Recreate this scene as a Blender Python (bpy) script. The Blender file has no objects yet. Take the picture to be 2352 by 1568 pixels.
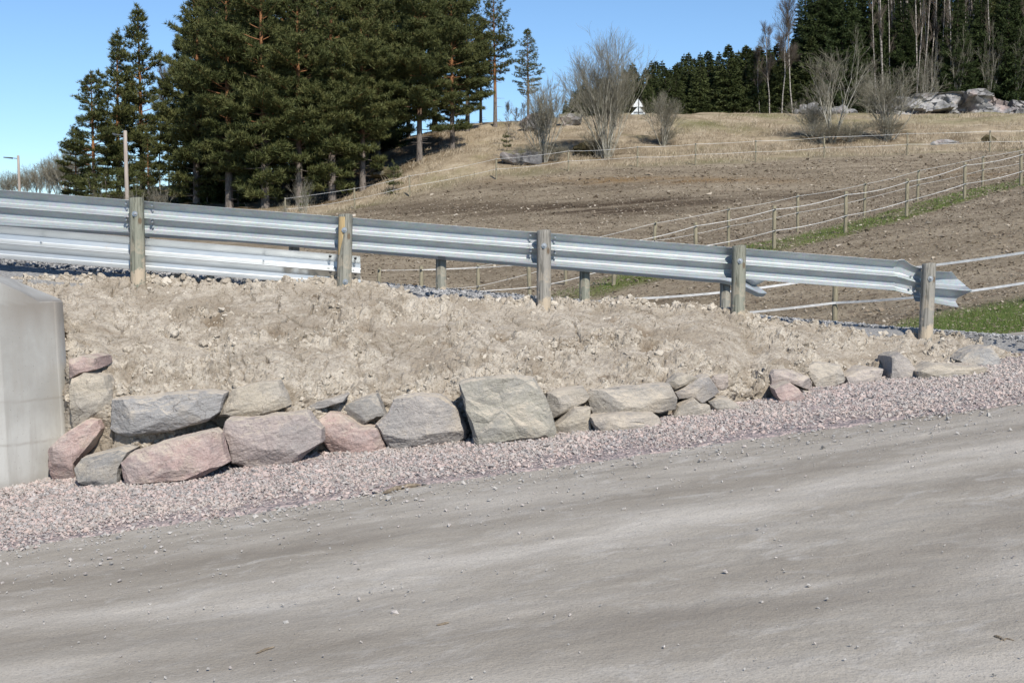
import bpy, math, random
import numpy as np
from mathutils import Vector

R = math.radians
SC = bpy.context.scene
COL = SC.collection
rng = np.random.default_rng(7)
random.seed(7)

# ---------------------------------------------------------------- camera, sky, sun, exposure
FPX = 3000.0                      # focal length in units of a 2352 wide picture
PITCH = math.atan(204 / FPX)
EYE = np.array([0.0, 0.0, 1.6])
cam_d = bpy.data.cameras.new('camera')
cam_d.sensor_width = 36.0
cam_d.lens = 36.0 * FPX / 2352.0
cam_d.clip_start = 0.1
cam_d.clip_end = 3000.0
cam = bpy.data.objects.new('camera', cam_d)
COL.objects.link(cam)
cam.location = EYE
cam.rotation_euler = (R(90) - PITCH, 0, 0)
SC.camera = cam

SUN_AZ = R(160)                   # clockwise from +Y: behind the camera, a little to the right
SUN_EL = R(41)
world = bpy.data.worlds.new('World')
SC.world = world
world.use_nodes = True
wn, wl = world.node_tree.nodes, world.node_tree.links
bg = wn['Background']
sky = wn.new('ShaderNodeTexSky')
sky.sky_type = 'NISHITA'
sky.sun_disc = False
sky.sun_elevation = SUN_EL
sky.sun_rotation = SUN_AZ
sky.altitude = 1200
sky.air_density = 1.0
sky.dust_density = 0.0
sky.ozone_density = 2.6
tint = wn.new('ShaderNodeMix')
tint.data_type = 'RGBA'
tint.blend_type = 'MULTIPLY'
tint.inputs[0].default_value = 1.0
tint.inputs[7].default_value = (.80, .94, 1.06, 1)
wl.new(sky.outputs[0], tint.inputs[6])
wl.new(tint.outputs[2], bg.inputs[0])
bg.inputs[1].default_value = 0.115
sun_d = bpy.data.lights.new('sun', 'SUN')
sun_d.energy = 5.0
sun_d.angle = R(0.53)
sun_d.color = (1.0, 0.935, 0.83)
sun = bpy.data.objects.new('sun', sun_d)
COL.objects.link(sun)
sdir = Vector((math.sin(SUN_AZ) * math.cos(SUN_EL), math.cos(SUN_AZ) * math.cos(SUN_EL), math.sin(SUN_EL)))
sun.rotation_euler = sdir.to_track_quat('Z', 'Y').to_euler()
sun.location = sdir * 60
SC.view_settings.view_transform = 'Standard'
SC.view_settings.look = 'None'
SC.view_settings.gamma = 1.0
SC.view_settings.use_curve_mapping = False
SC.view_settings.exposure = 0.15
SC.cycles.max_bounces = 8
SC.cycles.diffuse_bounces = 3
SC.cycles.glossy_bounces = 3

# ---------------------------------------------------------------- measuring helpers
cP, sP = math.cos(PITCH), math.sin(PITCH)

def ray(px, py):
    u = (np.asarray(px, float) - 1176) / FPX
    v = (784 - np.asarray(py, float)) / FPX
    return np.stack(np.broadcast_arrays(u, cP + v * sP, -sP + v * cP), -1)

def P(px, py, Y):
    d = ray(px, py)
    k = np.asarray(Y, float) / d[..., 1]
    return EYE + d * k[..., None]

GA, GB = 0.092, 0.055             # the lower road rises to the right

def zlow(x, y):
    x = np.asarray(x, float)
    xs = np.where(x > 5.5, 5.5 + 2.0 * np.tanh((x - 5.5) / 2.0), x)
    xs = np.where(xs < -6, -6 + 4 * np.tanh((xs + 6) / 4.0), xs)
    return GA * xs + GB

def G(px, py):
    d = ray(px, py)
    k = (GB - EYE[2]) / (d[..., 2] - GA * d[..., 0])
    return EYE + d * k[..., None]

def interp(x, pts):
    a = np.array(pts, float)
    return np.interp(x, a[:, 0], a[:, 1])

# ---------------------------------------------------------------- noise
def _h(ix, iy, iz, s):
    h = (ix.astype(np.int64) * 374761393 + iy.astype(np.int64) * 668265263 + iz.astype(np.int64) * 2147483647 + s * 1274126177) & 0xFFFFFFFF
    h = ((h ^ (h >> 13)) * 1274126177) & 0xFFFFFFFF
    h = ((h ^ (h >> 16)) * 2246822519) & 0xFFFFFFFF
    return (h ^ (h >> 15)) & 0xFFFFFFFF

def perlin(p, f=1.0, seed=0):
    p = np.asarray(p, float) * f
    i = np.floor(p).astype(np.int64)
    t = p - i
    w = t * t * t * (t * (t * 6 - 15) + 10)
    out = 0
    for dx in (0, 1):
        for dy in (0, 1):
            for dz in (0, 1):
                h = _h(i[..., 0] + dx, i[..., 1] + dy, i[..., 2] + dz, seed)
                gx = (h & 1023) / 511.5 - 1
                gy = ((h >> 10) & 1023) / 511.5 - 1
                gz = ((h >> 20) & 1023) / 511.5 - 1
                d = gx * (t[..., 0] - dx) + gy * (t[..., 1] - dy) + gz * (t[..., 2] - dz)
                ww = (w[..., 0] if dx else 1 - w[..., 0]) * (w[..., 1] if dy else 1 - w[..., 1]) * (w[..., 2] if dz else 1 - w[..., 2])
                out = out + d * ww
    return out

def fbm(p, f=1.0, octv=4, seed=0, gain=0.5):
    a, o = 1.0, 0
    for k in range(octv):
        o = o + a * perlin(p, f * 2 ** k, seed + k)
        a *= gain
    return o

def worley(p, f=1.0, seed=0):
    """F1, F2 in 2-D on the first two columns"""
    p = np.asarray(p, float)[..., :2] * f
    i = np.floor(p).astype(np.int64)
    f1 = np.full(p.shape[:-1], 9.0)
    f2 = np.full(p.shape[:-1], 9.0)
    z = np.zeros_like(i[..., 0])
    for dx in (-1, 0, 1):
        for dy in (-1, 0, 1):
            cx, cy = i[..., 0] + dx, i[..., 1] + dy
            h = _h(cx, cy, z, seed)
            qx = cx + (h & 0xFFFF) / 65535.0
            qy = cy + (h >> 16) / 65535.0
            d = np.hypot(qx - p[..., 0], qy - p[..., 1])
            f2 = np.minimum(f2, np.maximum(f1, d))
            f1 = np.minimum(f1, d)
    return f1, f2

def sstep(a, b, x):
    t = np.clip((x - a) / (b - a), 0, 1)
    return t * t * (3 - 2 * t)

# ---------------------------------------------------------------- mesh and object helpers
def mesh_np(name, v, f, smooth=False):
    v = np.ascontiguousarray(v, dtype=np.float32).reshape(-1, 3)
    f = np.ascontiguousarray(f, dtype=np.int32)
    n, k = f.shape
    me = bpy.data.meshes.new(name)
    me.vertices.add(len(v))
    me.vertices.foreach_set('co', v.ravel())
    me.loops.add(n * k)
    me.loops.foreach_set('vertex_index', f.ravel())
    me.polygons.add(n)
    me.polygons.foreach_set('loop_start', np.arange(0, n * k, k, dtype=np.int32))
    me.polygons.foreach_set('use_smooth', np.full(n, smooth, dtype=bool))
    me.update(calc_edges=True)
    return me

def attr(me, name, vals):
    a = me.attributes.new(name, 'FLOAT', 'POINT')
    a.data.foreach_set('value', np.ascontiguousarray(vals, dtype=np.float32).ravel())

def put(name, me, mat=None, parent=None, loc=None):
    o = bpy.data.objects.new(name, me)
    COL.objects.link(o)
    if mat is not None and me is not None and not me.materials:
        me.materials.append(mat)
    if parent is not None:
        o.parent = parent
    if loc is not None:
        o.location = loc
    return o

def tag(o, label=None, cat=None, group=None, kind=None):
    if label: o['label'] = label
    if cat: o['category'] = cat
    if group: o['group'] = group
    if kind: o['kind'] = kind
    return o

def thing(name, label, cat, loc=(0, 0, 0), group=None):
    o = bpy.data.objects.new(name, None)
    COL.objects.link(o)
    o.location = loc
    o.empty_display_size = 0.2
    return tag(o, label, cat, group)

def grid_faces(nr, nc):
    a = np.arange(nr * nc).reshape(nr, nc)
    return np.stack([a[:-1, :-1], a[:-1, 1:], a[1:, 1:], a[1:, :-1]], -1).reshape(-1, 4)

class MB:
    """collects triangles and quads (quads split) as one mesh"""
    def __init__(s):
        s.v, s.f, s.n = [], [], 0
    def add(s, v, f):
        v = np.asarray(v, float).reshape(-1, 3)
        f = np.asarray(f, int)
        if f.shape[1] == 4:
            f = np.concatenate([f[:, [0, 1, 2]], f[:, [0, 2, 3]]])
        s.v.append(v); s.f.append(f + s.n); s.n += len(v)
        return s
    def tube(s, pts, rad, k=6, cap=True):
        pts = np.asarray(pts, float)
        m = len(pts)
        rad = np.broadcast_to(np.asarray(rad, float), (m,))
        t = np.gradient(pts, axis=0)
        t /= np.linalg.norm(t, axis=1)[:, None] + 1e-9
        ref = np.array([0, 0, 1.0]) if abs(t[0, 2]) < 0.9 else np.array([1.0, 0, 0])
        a = np.cross(t, ref); a /= np.linalg.norm(a, axis=1)[:, None] + 1e-9
        b = np.cross(a, t)
        th = np.arange(k) * 2 * math.pi / k
        ring = pts[:, None] + rad[:, None, None] * (a[:, None] * np.cos(th)[None, :, None] + b[:, None] * np.sin(th)[None, :, None])
        v = ring.reshape(-1, 3)
        i = np.arange(m - 1)[:, None] * k
        j = np.arange(k)[None]
        jn = (j + 1) % k
        f = np.stack([i + j, i + jn, i + k + jn, i + k + j], -1).reshape(-1, 4)
        s.add(v, f)
        if cap:
            for e in (0, m - 1):
                c = np.concatenate([ring[e], pts[e][None]])
                jj = np.arange(k)
                s.add(c, np.stack([jj, (jj + 1) % k, np.full(k, k)], -1))
        return s
    def box(s, c, d, ax=None):
        c = np.asarray(c, float); d = np.asarray(d, float) / 2
        q = np.array([[x, y, z] for x in (-1, 1) for y in (-1, 1) for z in (-1, 1)], float) * d
        if ax is not None:
            q = q @ np.asarray(ax, float)
        f = [[0, 1, 3, 2], [4, 6, 7, 5], [0, 4, 5, 1], [2, 3, 7, 6], [0, 2, 6, 4], [1, 5, 7, 3]]
        return s.add(q + c, f)
    def mesh(s, name, smooth=False):
        return mesh_np(name, np.concatenate(s.v), np.concatenate(s.f), smooth)

def tri_sub(v, f):
    """each triangle into four, shared edges kept shared"""
    e = np.sort(np.concatenate([f[:, [0, 1]], f[:, [1, 2]], f[:, [2, 0]]]), axis=1)
    u, inv = np.unique(e, axis=0, return_inverse=True)
    inv = inv.ravel()
    mid = (v[u[:, 0]] + v[u[:, 1]]) / 2
    n = len(f)
    m = inv + len(v)
    a, b, c = m[:n], m[n:2 * n], m[2 * n:]
    nf = np.concatenate([np.stack([f[:, 0], a, c], 1), np.stack([a, f[:, 1], b], 1), np.stack([c, b, f[:, 2]], 1), np.stack([a, b, c], 1)])
    return np.concatenate([v, mid]), nf

def vnormals(v, f):
    n = np.cross(v[f[:, 1]] - v[f[:, 0]], v[f[:, 2]] - v[f[:, 0]])
    o = np.zeros_like(v)
    for k in range(3):
        np.add.at(o, f[:, k], n)
    return o / (np.linalg.norm(o, axis=1)[:, None] + 1e-12)

PHI = (1 + 5 ** .5) / 2
ICO_V = np.array([[-1, PHI, 0], [1, PHI, 0], [-1, -PHI, 0], [1, -PHI, 0], [0, -1, PHI], [0, 1, PHI], [0, -1, -PHI], [0, 1, -PHI], [PHI, 0, -1], [PHI, 0, 1], [-PHI, 0, -1], [-PHI, 0, 1]], float)
ICO_V /= np.linalg.norm(ICO_V[0])
ICO_F = np.array([[0, 11, 5], [0, 5, 1], [0, 1, 7], [0, 7, 10], [0, 10, 11], [1, 5, 9], [5, 11, 4], [11, 10, 2], [10, 7, 6], [7, 1, 8], [3, 9, 4], [3, 4, 2], [3, 2, 6], [3, 6, 8], [3, 8, 9], [4, 9, 5], [2, 4, 11], [6, 2, 10], [8, 6, 7], [9, 8, 1]])
OCT_V = np.array([[1, 0, 0], [-1, 0, 0], [0, 1, 0], [0, -1, 0], [0, 0, 1], [0, 0, -1]], float)
OCT_F = np.array([[0, 2, 4], [2, 1, 4], [1, 3, 4], [3, 0, 4], [2, 0, 5], [1, 2, 5], [3, 1, 5], [0, 3, 5]])

def scatter(pos, size, base_v, base_f, flat=0.65, jit=0.28, seed=1):
    """many small stones: randomly turned, squeezed copies of a base shape"""
    g = np.random.default_rng(seed)
    n, m = len(pos), len(base_v)
    v = base_v[None] * (1 + g.normal(0, jit, (n, m, 1)).clip(-.5, .6))
    sc = np.stack([g.uniform(.8, 1.3, n), g.uniform(.7, 1.0, n), g.uniform(flat * .7, flat * 1.2, n)], -1)
    # random tumble before squeezing, then random heading
    q = g.normal(size=(n, 4)); q /= np.linalg.norm(q, axis=1)[:, None]
    w, x, y, z = q.T
    M = np.stack([np.stack([1 - 2 * (y * y + z * z), 2 * (x * y - z * w), 2 * (x * z + y * w)], -1),
                  np.stack([2 * (x * y + z * w), 1 - 2 * (x * x + z * z), 2 * (y * z - x * w)], -1),
                  np.stack([2 * (x * z - y * w), 2 * (y * z + x * w), 1 - 2 * (x * x + y * y)], -1)], -2)
    v = np.einsum('nij,nmj->nmi', M, v) * sc[:, None]
    a = g.uniform(0, 6.283, n)
    c, s = np.cos(a)[:, None], np.sin(a)[:, None]
    tx, ty = g.normal(0, .25, (n, 1)), g.normal(0, .25, (n, 1))
    X = v[..., 0] * c - v[..., 1] * s
    Y = v[..., 0] * s + v[..., 1] * c
    Z = v[..., 2] + tx * X + ty * Y
    v = np.stack([X, Y, Z], -1) * np.asarray(size)[:, None, None] * .5 + np.asarray(pos)[:, None]
    f = (base_f[None] + (np.arange(n) * m)[:, None, None]).reshape(-1, 3)
    return v.reshape(-1, 3), f

# ---------------------------------------------------------------- material helper
class NT:
    def __init__(s, name, rough=0.8, spec=0.3, metal=0.0):
        s.m = bpy.data.materials.new(name)
        s.m.use_nodes = True
        s.t = s.m.node_tree
        s.b = s.t.nodes['Principled BSDF']
        s.b.inputs['Roughness'].default_value = rough
        s.b.inputs['Specular IOR Level'].default_value = spec
        s.b.inputs['Metallic'].default_value = metal
        s._pos = s._obj = None
    def n(s, t, **kw):
        nd = s.t.nodes.new(t)
        for k, v in kw.items():
            setattr(nd, k, v)
        return nd
    def link(s, a, b):
        s.t.links.new(a, b)
    def setin(s, sock, v):
        if hasattr(v, 'is_output') or isinstance(v, bpy.types.NodeSocket):
            s.link(v, sock)
        elif isinstance(v, (tuple, list)) and len(v) == 3 and sock.type == 'RGBA':
            sock.default_value = (*v, 1)
        else:
            sock.default_value = v
    @property
    def pos(s):
        if s._pos is None: s._pos = s.n('ShaderNodeNewGeometry').outputs['Position']
        return s._pos
    @property
    def obj(s):
        if s._obj is None: s._obj = s.n('ShaderNodeTexCoord').outputs['Object']
        return s._obj
    def mapped(s, vec, scale=(1, 1, 1), rot=(0, 0, 0)):
        if any(rot):
            r0 = s.n('ShaderNodeMapping')
            r0.inputs['Rotation'].default_value = rot
            s.link(vec, r0.inputs['Vector'])
            vec = r0.outputs[0]
        m = s.n('ShaderNodeMapping')
        m.inputs['Scale'].default_value = scale
        s.link(vec, m.inputs['Vector'])
        return m.outputs[0]
    def noise(s, vec, scale, detail=4, rough=0.55, dist=0.0):
        k = s.n('ShaderNodeTexNoise')
        k.inputs['Scale'].default_value = scale
        k.inputs['Detail'].default_value = detail
        k.inputs['Roughness'].default_value = rough
        k.inputs['Distortion'].default_value = dist
        s.link(vec, k.inputs['Vector'])
        return k.outputs['Fac']
    def voro(s, vec, scale, feature='F1', out='Distance'):
        k = s.n('ShaderNodeTexVoronoi', feature=feature)
        k.inputs['Scale'].default_value = scale
        s.link(vec, k.inputs['Vector'])
        return k.outputs[out]
    def ramp(s, fac, stops):
        k = s.n('ShaderNodeValToRGB')
        el = k.color_ramp.elements
        while len(el) < len(stops):
            el.new(0.5)
        for e, (p, c) in zip(el, stops):
            e.position = p
            e.color = (*c, 1) if isinstance(c, (tuple, list)) else (c, c, c, 1)
        s.link(fac, k.inputs[0])
        return k.outputs[0]
    def mix(s, fac, a, b, blend='MIX'):
        k = s.n('ShaderNodeMix', data_type='RGBA', blend_type=blend)
        s.setin(k.inputs[0], fac); s.setin(k.inputs[6], a); s.setin(k.inputs[7], b)
        return k.outputs[2]
    def math(s, op, a, b=0.0, clamp=False):
        k = s.n('ShaderNodeMath', operation=op, use_clamp=clamp)
        s.setin(k.inputs[0], a); s.setin(k.inputs[1], b)
        return k.outputs[0]
    def attr(s, name):
        return s.n('ShaderNodeAttribute', attribute_name=name).outputs['Fac']
    def island(s):
        return s.n('ShaderNodeNewGeometry').outputs['Random Per Island']
    def objrand(s):
        return s.n('ShaderNodeObjectInfo').outputs['Random']
    def objcol(s):
        return s.n('ShaderNodeObjectInfo').outputs['Color']
    def sep(s, vec):
        k = s.n('ShaderNodeSeparateXYZ'); s.link(vec, k.inputs[0]); return k.outputs
    def bump(s, h, strength=0.3, dist=0.02, prev=None):
        k = s.n('ShaderNodeBump')
        k.inputs['Strength'].default_value = strength
        k.inputs['Distance'].default_value = dist
        s.link(h, k.inputs['Height'])
        if prev is not None: s.link(prev, k.inputs['Normal'])
        return k.outputs[0]
    def out(s, col=None, rough=None, normal=None):
        if col is not None: s.setin(s.b.inputs['Base Color'], col)
        if rough is not None: s.setin(s.b.inputs['Roughness'], rough)
        if normal is not None: s.link(normal, s.b.inputs['Normal'])
        return s.m

M = {}
# road: compacted gravel, dusty streaks along the wheel tracks
t = NT('road_dirt', .95, .15)
wob = t.mapped(t.pos, (1, 1, 1), (0, 0, R(-20)))
big = t.noise(t.mapped(wob, (.30, .95, 1)), 0.8, 6, .62, .9)
mid = t.noise(t.mapped(wob, (.8, 1.5, 1)), 1.3, 8, .74, 1.2)
streak = t.noise(t.mapped(wob, (1.2, 3.2, 1)), 1.7, 8, .78, 1.0)
fine = t.noise(t.pos, 70, 7, .72)
grit = t.voro(t.pos, 120)
patch = t.noise(t.mapped(wob, (1.1, 1.9, 1)), 2.3, 7, .7, .8)
c = t.ramp(big, [(.36, (.285, .256, .215)), (.5, (.35, .32, .274)), (.64, (.425, .395, .348))])
c = t.mix(t.ramp(mid, [(.38, .5), (.56, 0.0)]), c, (.26, .232, .193))
c = t.mix(t.ramp(streak, [(.52, 0.0), (.72, .32)]), c, (.45, .42, .375))
c = t.mix(t.ramp(patch, [(.52, 0.0), (.66, .7)]), c, (.47, .447, .41))
c = t.mix(t.math('MULTIPLY', t.attr('light'), .95), c, (.50, .465, .41))
c = t.mix(t.math('MULTIPLY', t.attr('darkt'), .8), c, (.235, .208, .172))
c = t.mix(t.ramp(fine, [(.32, .55), (.5, 0.0)]), c, (.17, .155, .135))
c = t.mix(t.ramp(grit, [(.06, .6), (.2, 0.0)]), c, (.45, .43, .40))
h = t.mix(.5, fine, t.noise(t.pos, 16, 6, .65))
c = t.mix(t.ramp(t.voro(t.pos, 42), [(.05, .65), (.11, 0.0)]), c, t.mix(t.noise(t.pos, 30, 2), (.26, .24, .215), (.50, .465, .425)))
M['road'] = t.out(c, None, t.bump(t.voro(t.pos, 42), .3, .006, t.bump(grit, .35, .004, t.bump(h, .6, .010))))

# crushed stone, pink and grey; each stone its own colour
t = NT('crushed_stone', .9, .25)
i = t.island()
c = t.ramp(i, [(0, (.14, .138, .138)), (.2, (.22, .217, .215)), (.38, (.37, .335, .315)), (.5, (.47, .355, .315)), (.75, (.51, .395, .36)), (.9, (.45, .42, .395)), (1, (.30, .295, .295))])
c.node.color_ramp.interpolation = 'LINEAR'
c = t.mix(.35, c, t.ramp(t.noise(t.pos, 90, 4), [(.3, (.2, .18, .17)), (.7, (.62, .56, .54))]))
c = t.mix(t.ramp(t.noise(t.pos, 1.3, 4), [(.45, 0.0), (.75, .45)]), c, (.46, .42, .37))
M['gravel'] = t.out(c)
t = NT('crushed_stone_bed', .95, .15)
c = t.ramp(t.voro(t.pos, 45, 'F1', 'Color'), [(.2, (.16, .15, .155)), (.5, (.33, .27, .26)), (.8, (.42, .35, .33))])
M['gravel_bed'] = t.out(c, None, t.bump(t.voro(t.pos, 45), .8, .015))
# grey crushed stone of the upper road
t = NT('grey_crushed_stone', .9, .25)
c = t.ramp(t.island(), [(0, (.15, .155, .16)), (.5, (.27, .27, .27)), (.85, (.38, .375, .37)), (1, (.48, .47, .46))])
M['grey_gravel'] = t.out(c)
t = NT('grey_stone_bed', .95, .2)
c = t.ramp(t.noise(t.pos, 40, 6, .7), [(.3, (.15, .15, .15)), (.5, (.26, .258, .255)), (.7, (.38, .375, .37))])
M['grey_bed'] = t.out(c, None, t.bump(t.noise(t.pos, 60, 5, .7), .8, .02))
# loose pebbles on the road
t = NT('pebble', .9, .2)
c = t.ramp(t.island(), [(0, (.22, .21, .195)), (.5, (.31, .29, .26)), (.8, (.37, .315, .285)), (1, (.42, .395, .36))])
M['pebble'] = t.out(t.mix(.3, c, t.noise(t.pos, 120, 3)))

# clay
t = NT('dried_clay', .95, .12)
n1 = t.noise(t.pos, 1.6, 6, .62, .5)
n2 = t.noise(t.pos, 8, 7, .7)
n3 = t.noise(t.pos, 42, 7, .74)
c = t.ramp(n2, [(.34, (.285, .245, .197)), (.5, (.385, .343, .288)), (.64, (.47, .425, .36))])
c = t.mix(t.ramp(n1, [(.42, .85), (.54, 0.0)]), c, (.285, .243, .192))
c = t.mix(t.ramp(t.noise(t.mapped(t.pos, (1, 1, 1.6)), 3.1, 6, .65), [(.60, 0.0), (.70, .75)]), c, (.20, .152, .105))
c = t.mix(t.attr('crumb'), c, (.54, .492, .42))
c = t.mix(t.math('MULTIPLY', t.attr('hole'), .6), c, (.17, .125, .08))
c = t.mix(t.ramp(n3, [(.36, .85), (.47, 0.0)]), c, (.175, .135, .095))
c = t.mix(t.ramp(t.voro(t.pos, 75), [(.07, .55), (.18, 0.0)]), c, (.60, .54, .45))
M['clay'] = t.out(c, None, t.bump(n3, .8, .016, t.bump(t.noise(t.pos, 17, 6, .7), .6, .03)))
t = NT('clay_clod', .95, .12)
c = t.ramp(t.island(), [(0, (.33, .287, .232)), (.5, (.43, .386, .322)), (1, (.55, .502, .43))])
c = t.mix(t.ramp(t.noise(t.pos, 45, 6, .72), [(.34, .6), (.48, 0.0)]), c, (.22, .17, .12))
M['clod'] = t.out(c, None, t.bump(t.noise(t.pos, 60, 6, .7), .7, .012))

# boulders (colour set per object)
t = NT('granite', .8, .3)
oc = t.mix(1.0, t.objcol(), (.84, .83, .82), 'MULTIPLY')
sh_ = t.n('ShaderNodeVectorMath', operation='ADD')
rv = t.n('ShaderNodeCombineXYZ'); t.link(t.math('MULTIPLY', t.objrand(), 37.0), rv.inputs[0]); t.link(t.math('MULTIPLY', t.objrand(), 91.0), rv.inputs[2])
t.link(t.pos, sh_.inputs[0]); t.link(rv.outputs[0], sh_.inputs[1])
pp = sh_.outputs[0]
n2 = t.noise(pp, 5, 7, .68, .8)
band = t.noise(t.mapped(t.mapped(pp, (1, 1, 1), (0, R(14), 0)), (2.2, 2.2, 11)), 2.4, 7, .7, .5)
c = t.mix(t.ramp(n2, [(.34, .8), (.52, 0.0)]), oc, t.mix(.55, oc, (.13, .13, .135)))
c = t.mix(t.ramp(t.noise(pp, 2.1, 4, .6), [(.5, 0.0), (.62, .6)]), c, t.mix(.6, oc, (.30, .295, .29)))
c = t.mix(t.ramp(band, [(.52, 0.0), (.74, .55)]), c, t.mix(.5, oc, (.64, .60, .56)))
c = t.mix(t.ramp(t.noise(pp, 3.1, 6, .65), [(.54, 0.0), (.68, .55)]), c, (.45, .39, .31))
cr = t.voro(t.mix(.12, pp, t.n('ShaderNodeTexNoise').outputs['Color']), 3.2, 'DISTANCE_TO_EDGE')
c = t.mix(t.math('MULTIPLY', t.ramp(cr, [(.004, .8), (.012, 0.0)]), t.ramp(t.noise(pp, 2.7, 3), [(.5, 0.0), (.6, 1.0)])), c, (.10, .09, .08))
c = t.mix(t.ramp(t.noise(pp, 120, 4, .7), [(.36, .55), (.5, 0.0)]), c, (.16, .15, .145))
nz = t.sep(t.n('ShaderNodeNewGeometry').outputs['Normal'])[2]
c = t.mix(t.math('MULTIPLY', t.ramp(nz, [(.35, 0.0), (.8, 1.0)]), t.ramp(t.noise(t.pos, 9, 6, .7), [(.38, 0.0), (.54, .85)])), c, (.53, .465, .375))
M['granite'] = t.out(c, None, t.bump(t.noise(pp, 60, 7, .75), .6, .008, t.bump(band, .6, .03, t.bump(t.noise(pp, 14, 6, .7), .5, .02))))

# concrete
t = NT('concrete', .85, .25)
xyz = t.sep(t.pos)
n1 = t.noise(t.pos, 1.7, 5, .6)
vs = t.noise(t.mapped(t.pos, (7, 7, .9)), 1.6, 7, .7)
c = t.ramp(n1, [(.35, (.315, .31, .292)), (.65, (.425, .424, .405))])
c = t.mix(t.ramp(vs, [(.45, 0.0), (.68, .6)]), c, (.30, .285, .26))
top = t.math('MULTIPLY', t.ramp(t.math('ADD', xyz[2], t.math('MULTIPLY', vs, .9)), [(.95, 0.0), (1.0, 1.0)]), .0)
c = t.mix(t.ramp(t.noise(t.pos, 6, 6, .65), [(.52, 0.0), (.7, .35)]), c, (.33, .32, .30))
c = t.mix(t.ramp(t.voro(t.pos, 26), [(.05, .85), (.085, 0.0)]), c, (.14, .135, .13))
c = t.mix(t.attr('stain'), c, (.24, .22, .195))
M['concrete'] = t.out(c, None, t.bump(t.noise(t.pos, 80, 4, .6), .15, .004, t.bump(t.ramp(t.voro(t.pos, 34), [(.03, 0.0), (.09, 1.0)]), .5, .006)))

# galvanised steel
t = NT('galvanised_steel', .5, .5, .45)
sp = t.voro(t.pos, 55, 'F1', 'Color')
n1 = t.noise(t.mapped(t.pos, (2, 2, 10)), 1.5, 5, .6)
c = t.mix(.06, t.ramp(n1, [(.3, (.32, .355, .372)), (.7, (.41, .45, .468))]), sp)
M['steel'] = t.out(c, t.ramp(t.noise(t.pos, 8, 4), [(.3, .44), (.7, .54)]))
t = NT('bright_new_steel', .38, .5, .65)
n1 = t.noise(t.mapped(t.pos, (2, 2, 12)), 1.2, 5, .6)
c = t.ramp(n1, [(.3, (.48, .51, .525)), (.7, (.57, .59, .60))])
d = t.ramp(t.noise(t.pos, 2.6, 6, .7), [(.63, 0.0), (.72, .8)])
t.setin(t.b.inputs['Metallic'], t.math('MULTIPLY', .7, t.math('SUBTRACT', 1.0, d)))
M['steel_new'] = t.out(t.mix(d, c, (.45, .38, .29)), t.ramp(t.noise(t.pos, 5, 4), [(.3, .36), (.7, .46)]))
t = NT('bolt_steel', .4, .5, 1.0)
M['bolt'] = t.out((.5, .5, .5))

# impregnated wooden posts
t = NT('weathered_post_wood', .85, .2)
g = t.noise(t.mapped(t.obj, (16, 16, .9)), 2.2, 6, .65, 1.2)
c = t.mix(t.objcol(), (.285, .27, .245), (.235, .245, .195))
c = t.mix(t.ramp(g, [(.40, .95), (.52, 0.0)]), c, t.mix(.75, c, (.05, .048, .036)))
c = t.mix(t.ramp(t.noise(t.mapped(t.obj, (12, 12, 1.2)), 3, 5, .6), [(.55, 0.0), (.75, .5)]), c, (.40, .38, .32))
z = t.sep(t.obj)[2]
mud = t.math('MULTIPLY', t.ramp(t.noise(t.obj, 7, 5, .6), [(.47, 0.0), (.53, 1.0)]), t.ramp(z, [(.05, 1.0), (.42, 0.0)]))
c = t.mix(mud, c, (.47, .395, .30))
knot = t.voro(t.mapped(t.obj, (7, 7, 4.2)), 1.0)
c = t.mix(t.ramp(knot, [(.10, .8), (.17, 0.0)]), c, (.13, .085, .05))
M['post'] = t.out(c, None, t.bump(g, .9, .014))
t = NT('bare_yellow_wood', .8, .2)
g = t.noise(t.mapped(t.obj, (25, 25, 1.2)), 2.2, 5, .6, .6)
M['bare_wood'] = t.out(t.ramp(g, [(.35, (.33, .235, .115)), (.6, (.55, .42, .23))]))
t = NT('fence_post_wood', .9, .15)
g = t.noise(t.mapped(t.pos, (20, 20, 3)), 2, 4, .6)
M['fence_wood'] = t.out(t.ramp(g, [(.3, (.15, .135, .095)), (.7, (.31, .28, .20))]))
t = NT('white_tape', .6, .3)
M['tape'] = t.out(t.ramp(t.noise(t.pos, 9, 3), [(.3, (.50, .51, .51)), (.7, (.74, .74, .73))]))
t = NT('black_plastic', .5, .4)
M['black'] = t.out((.015, .015, .017))
t = NT('pole_wood', .9, .15)
M['pole'] = t.out(t.ramp(t.noise(t.mapped(t.obj, (14, 14, .7)), 2, 5, .6), [(.3, (.26, .22, .19)), (.7, (.45, .40, .36))]))
t = NT('lamp_grey', .5, .4, .3)
M['lamp'] = t.out((.09, .10, .11))
t = NT('sign_back_aluminium', .5, .4, .3)
M['sign'] = t.out(t.ramp(t.noise(t.obj, 3, 4), [(.3, (.62, .66, .66)), (.7, (.78, .80, .80))]))

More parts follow.
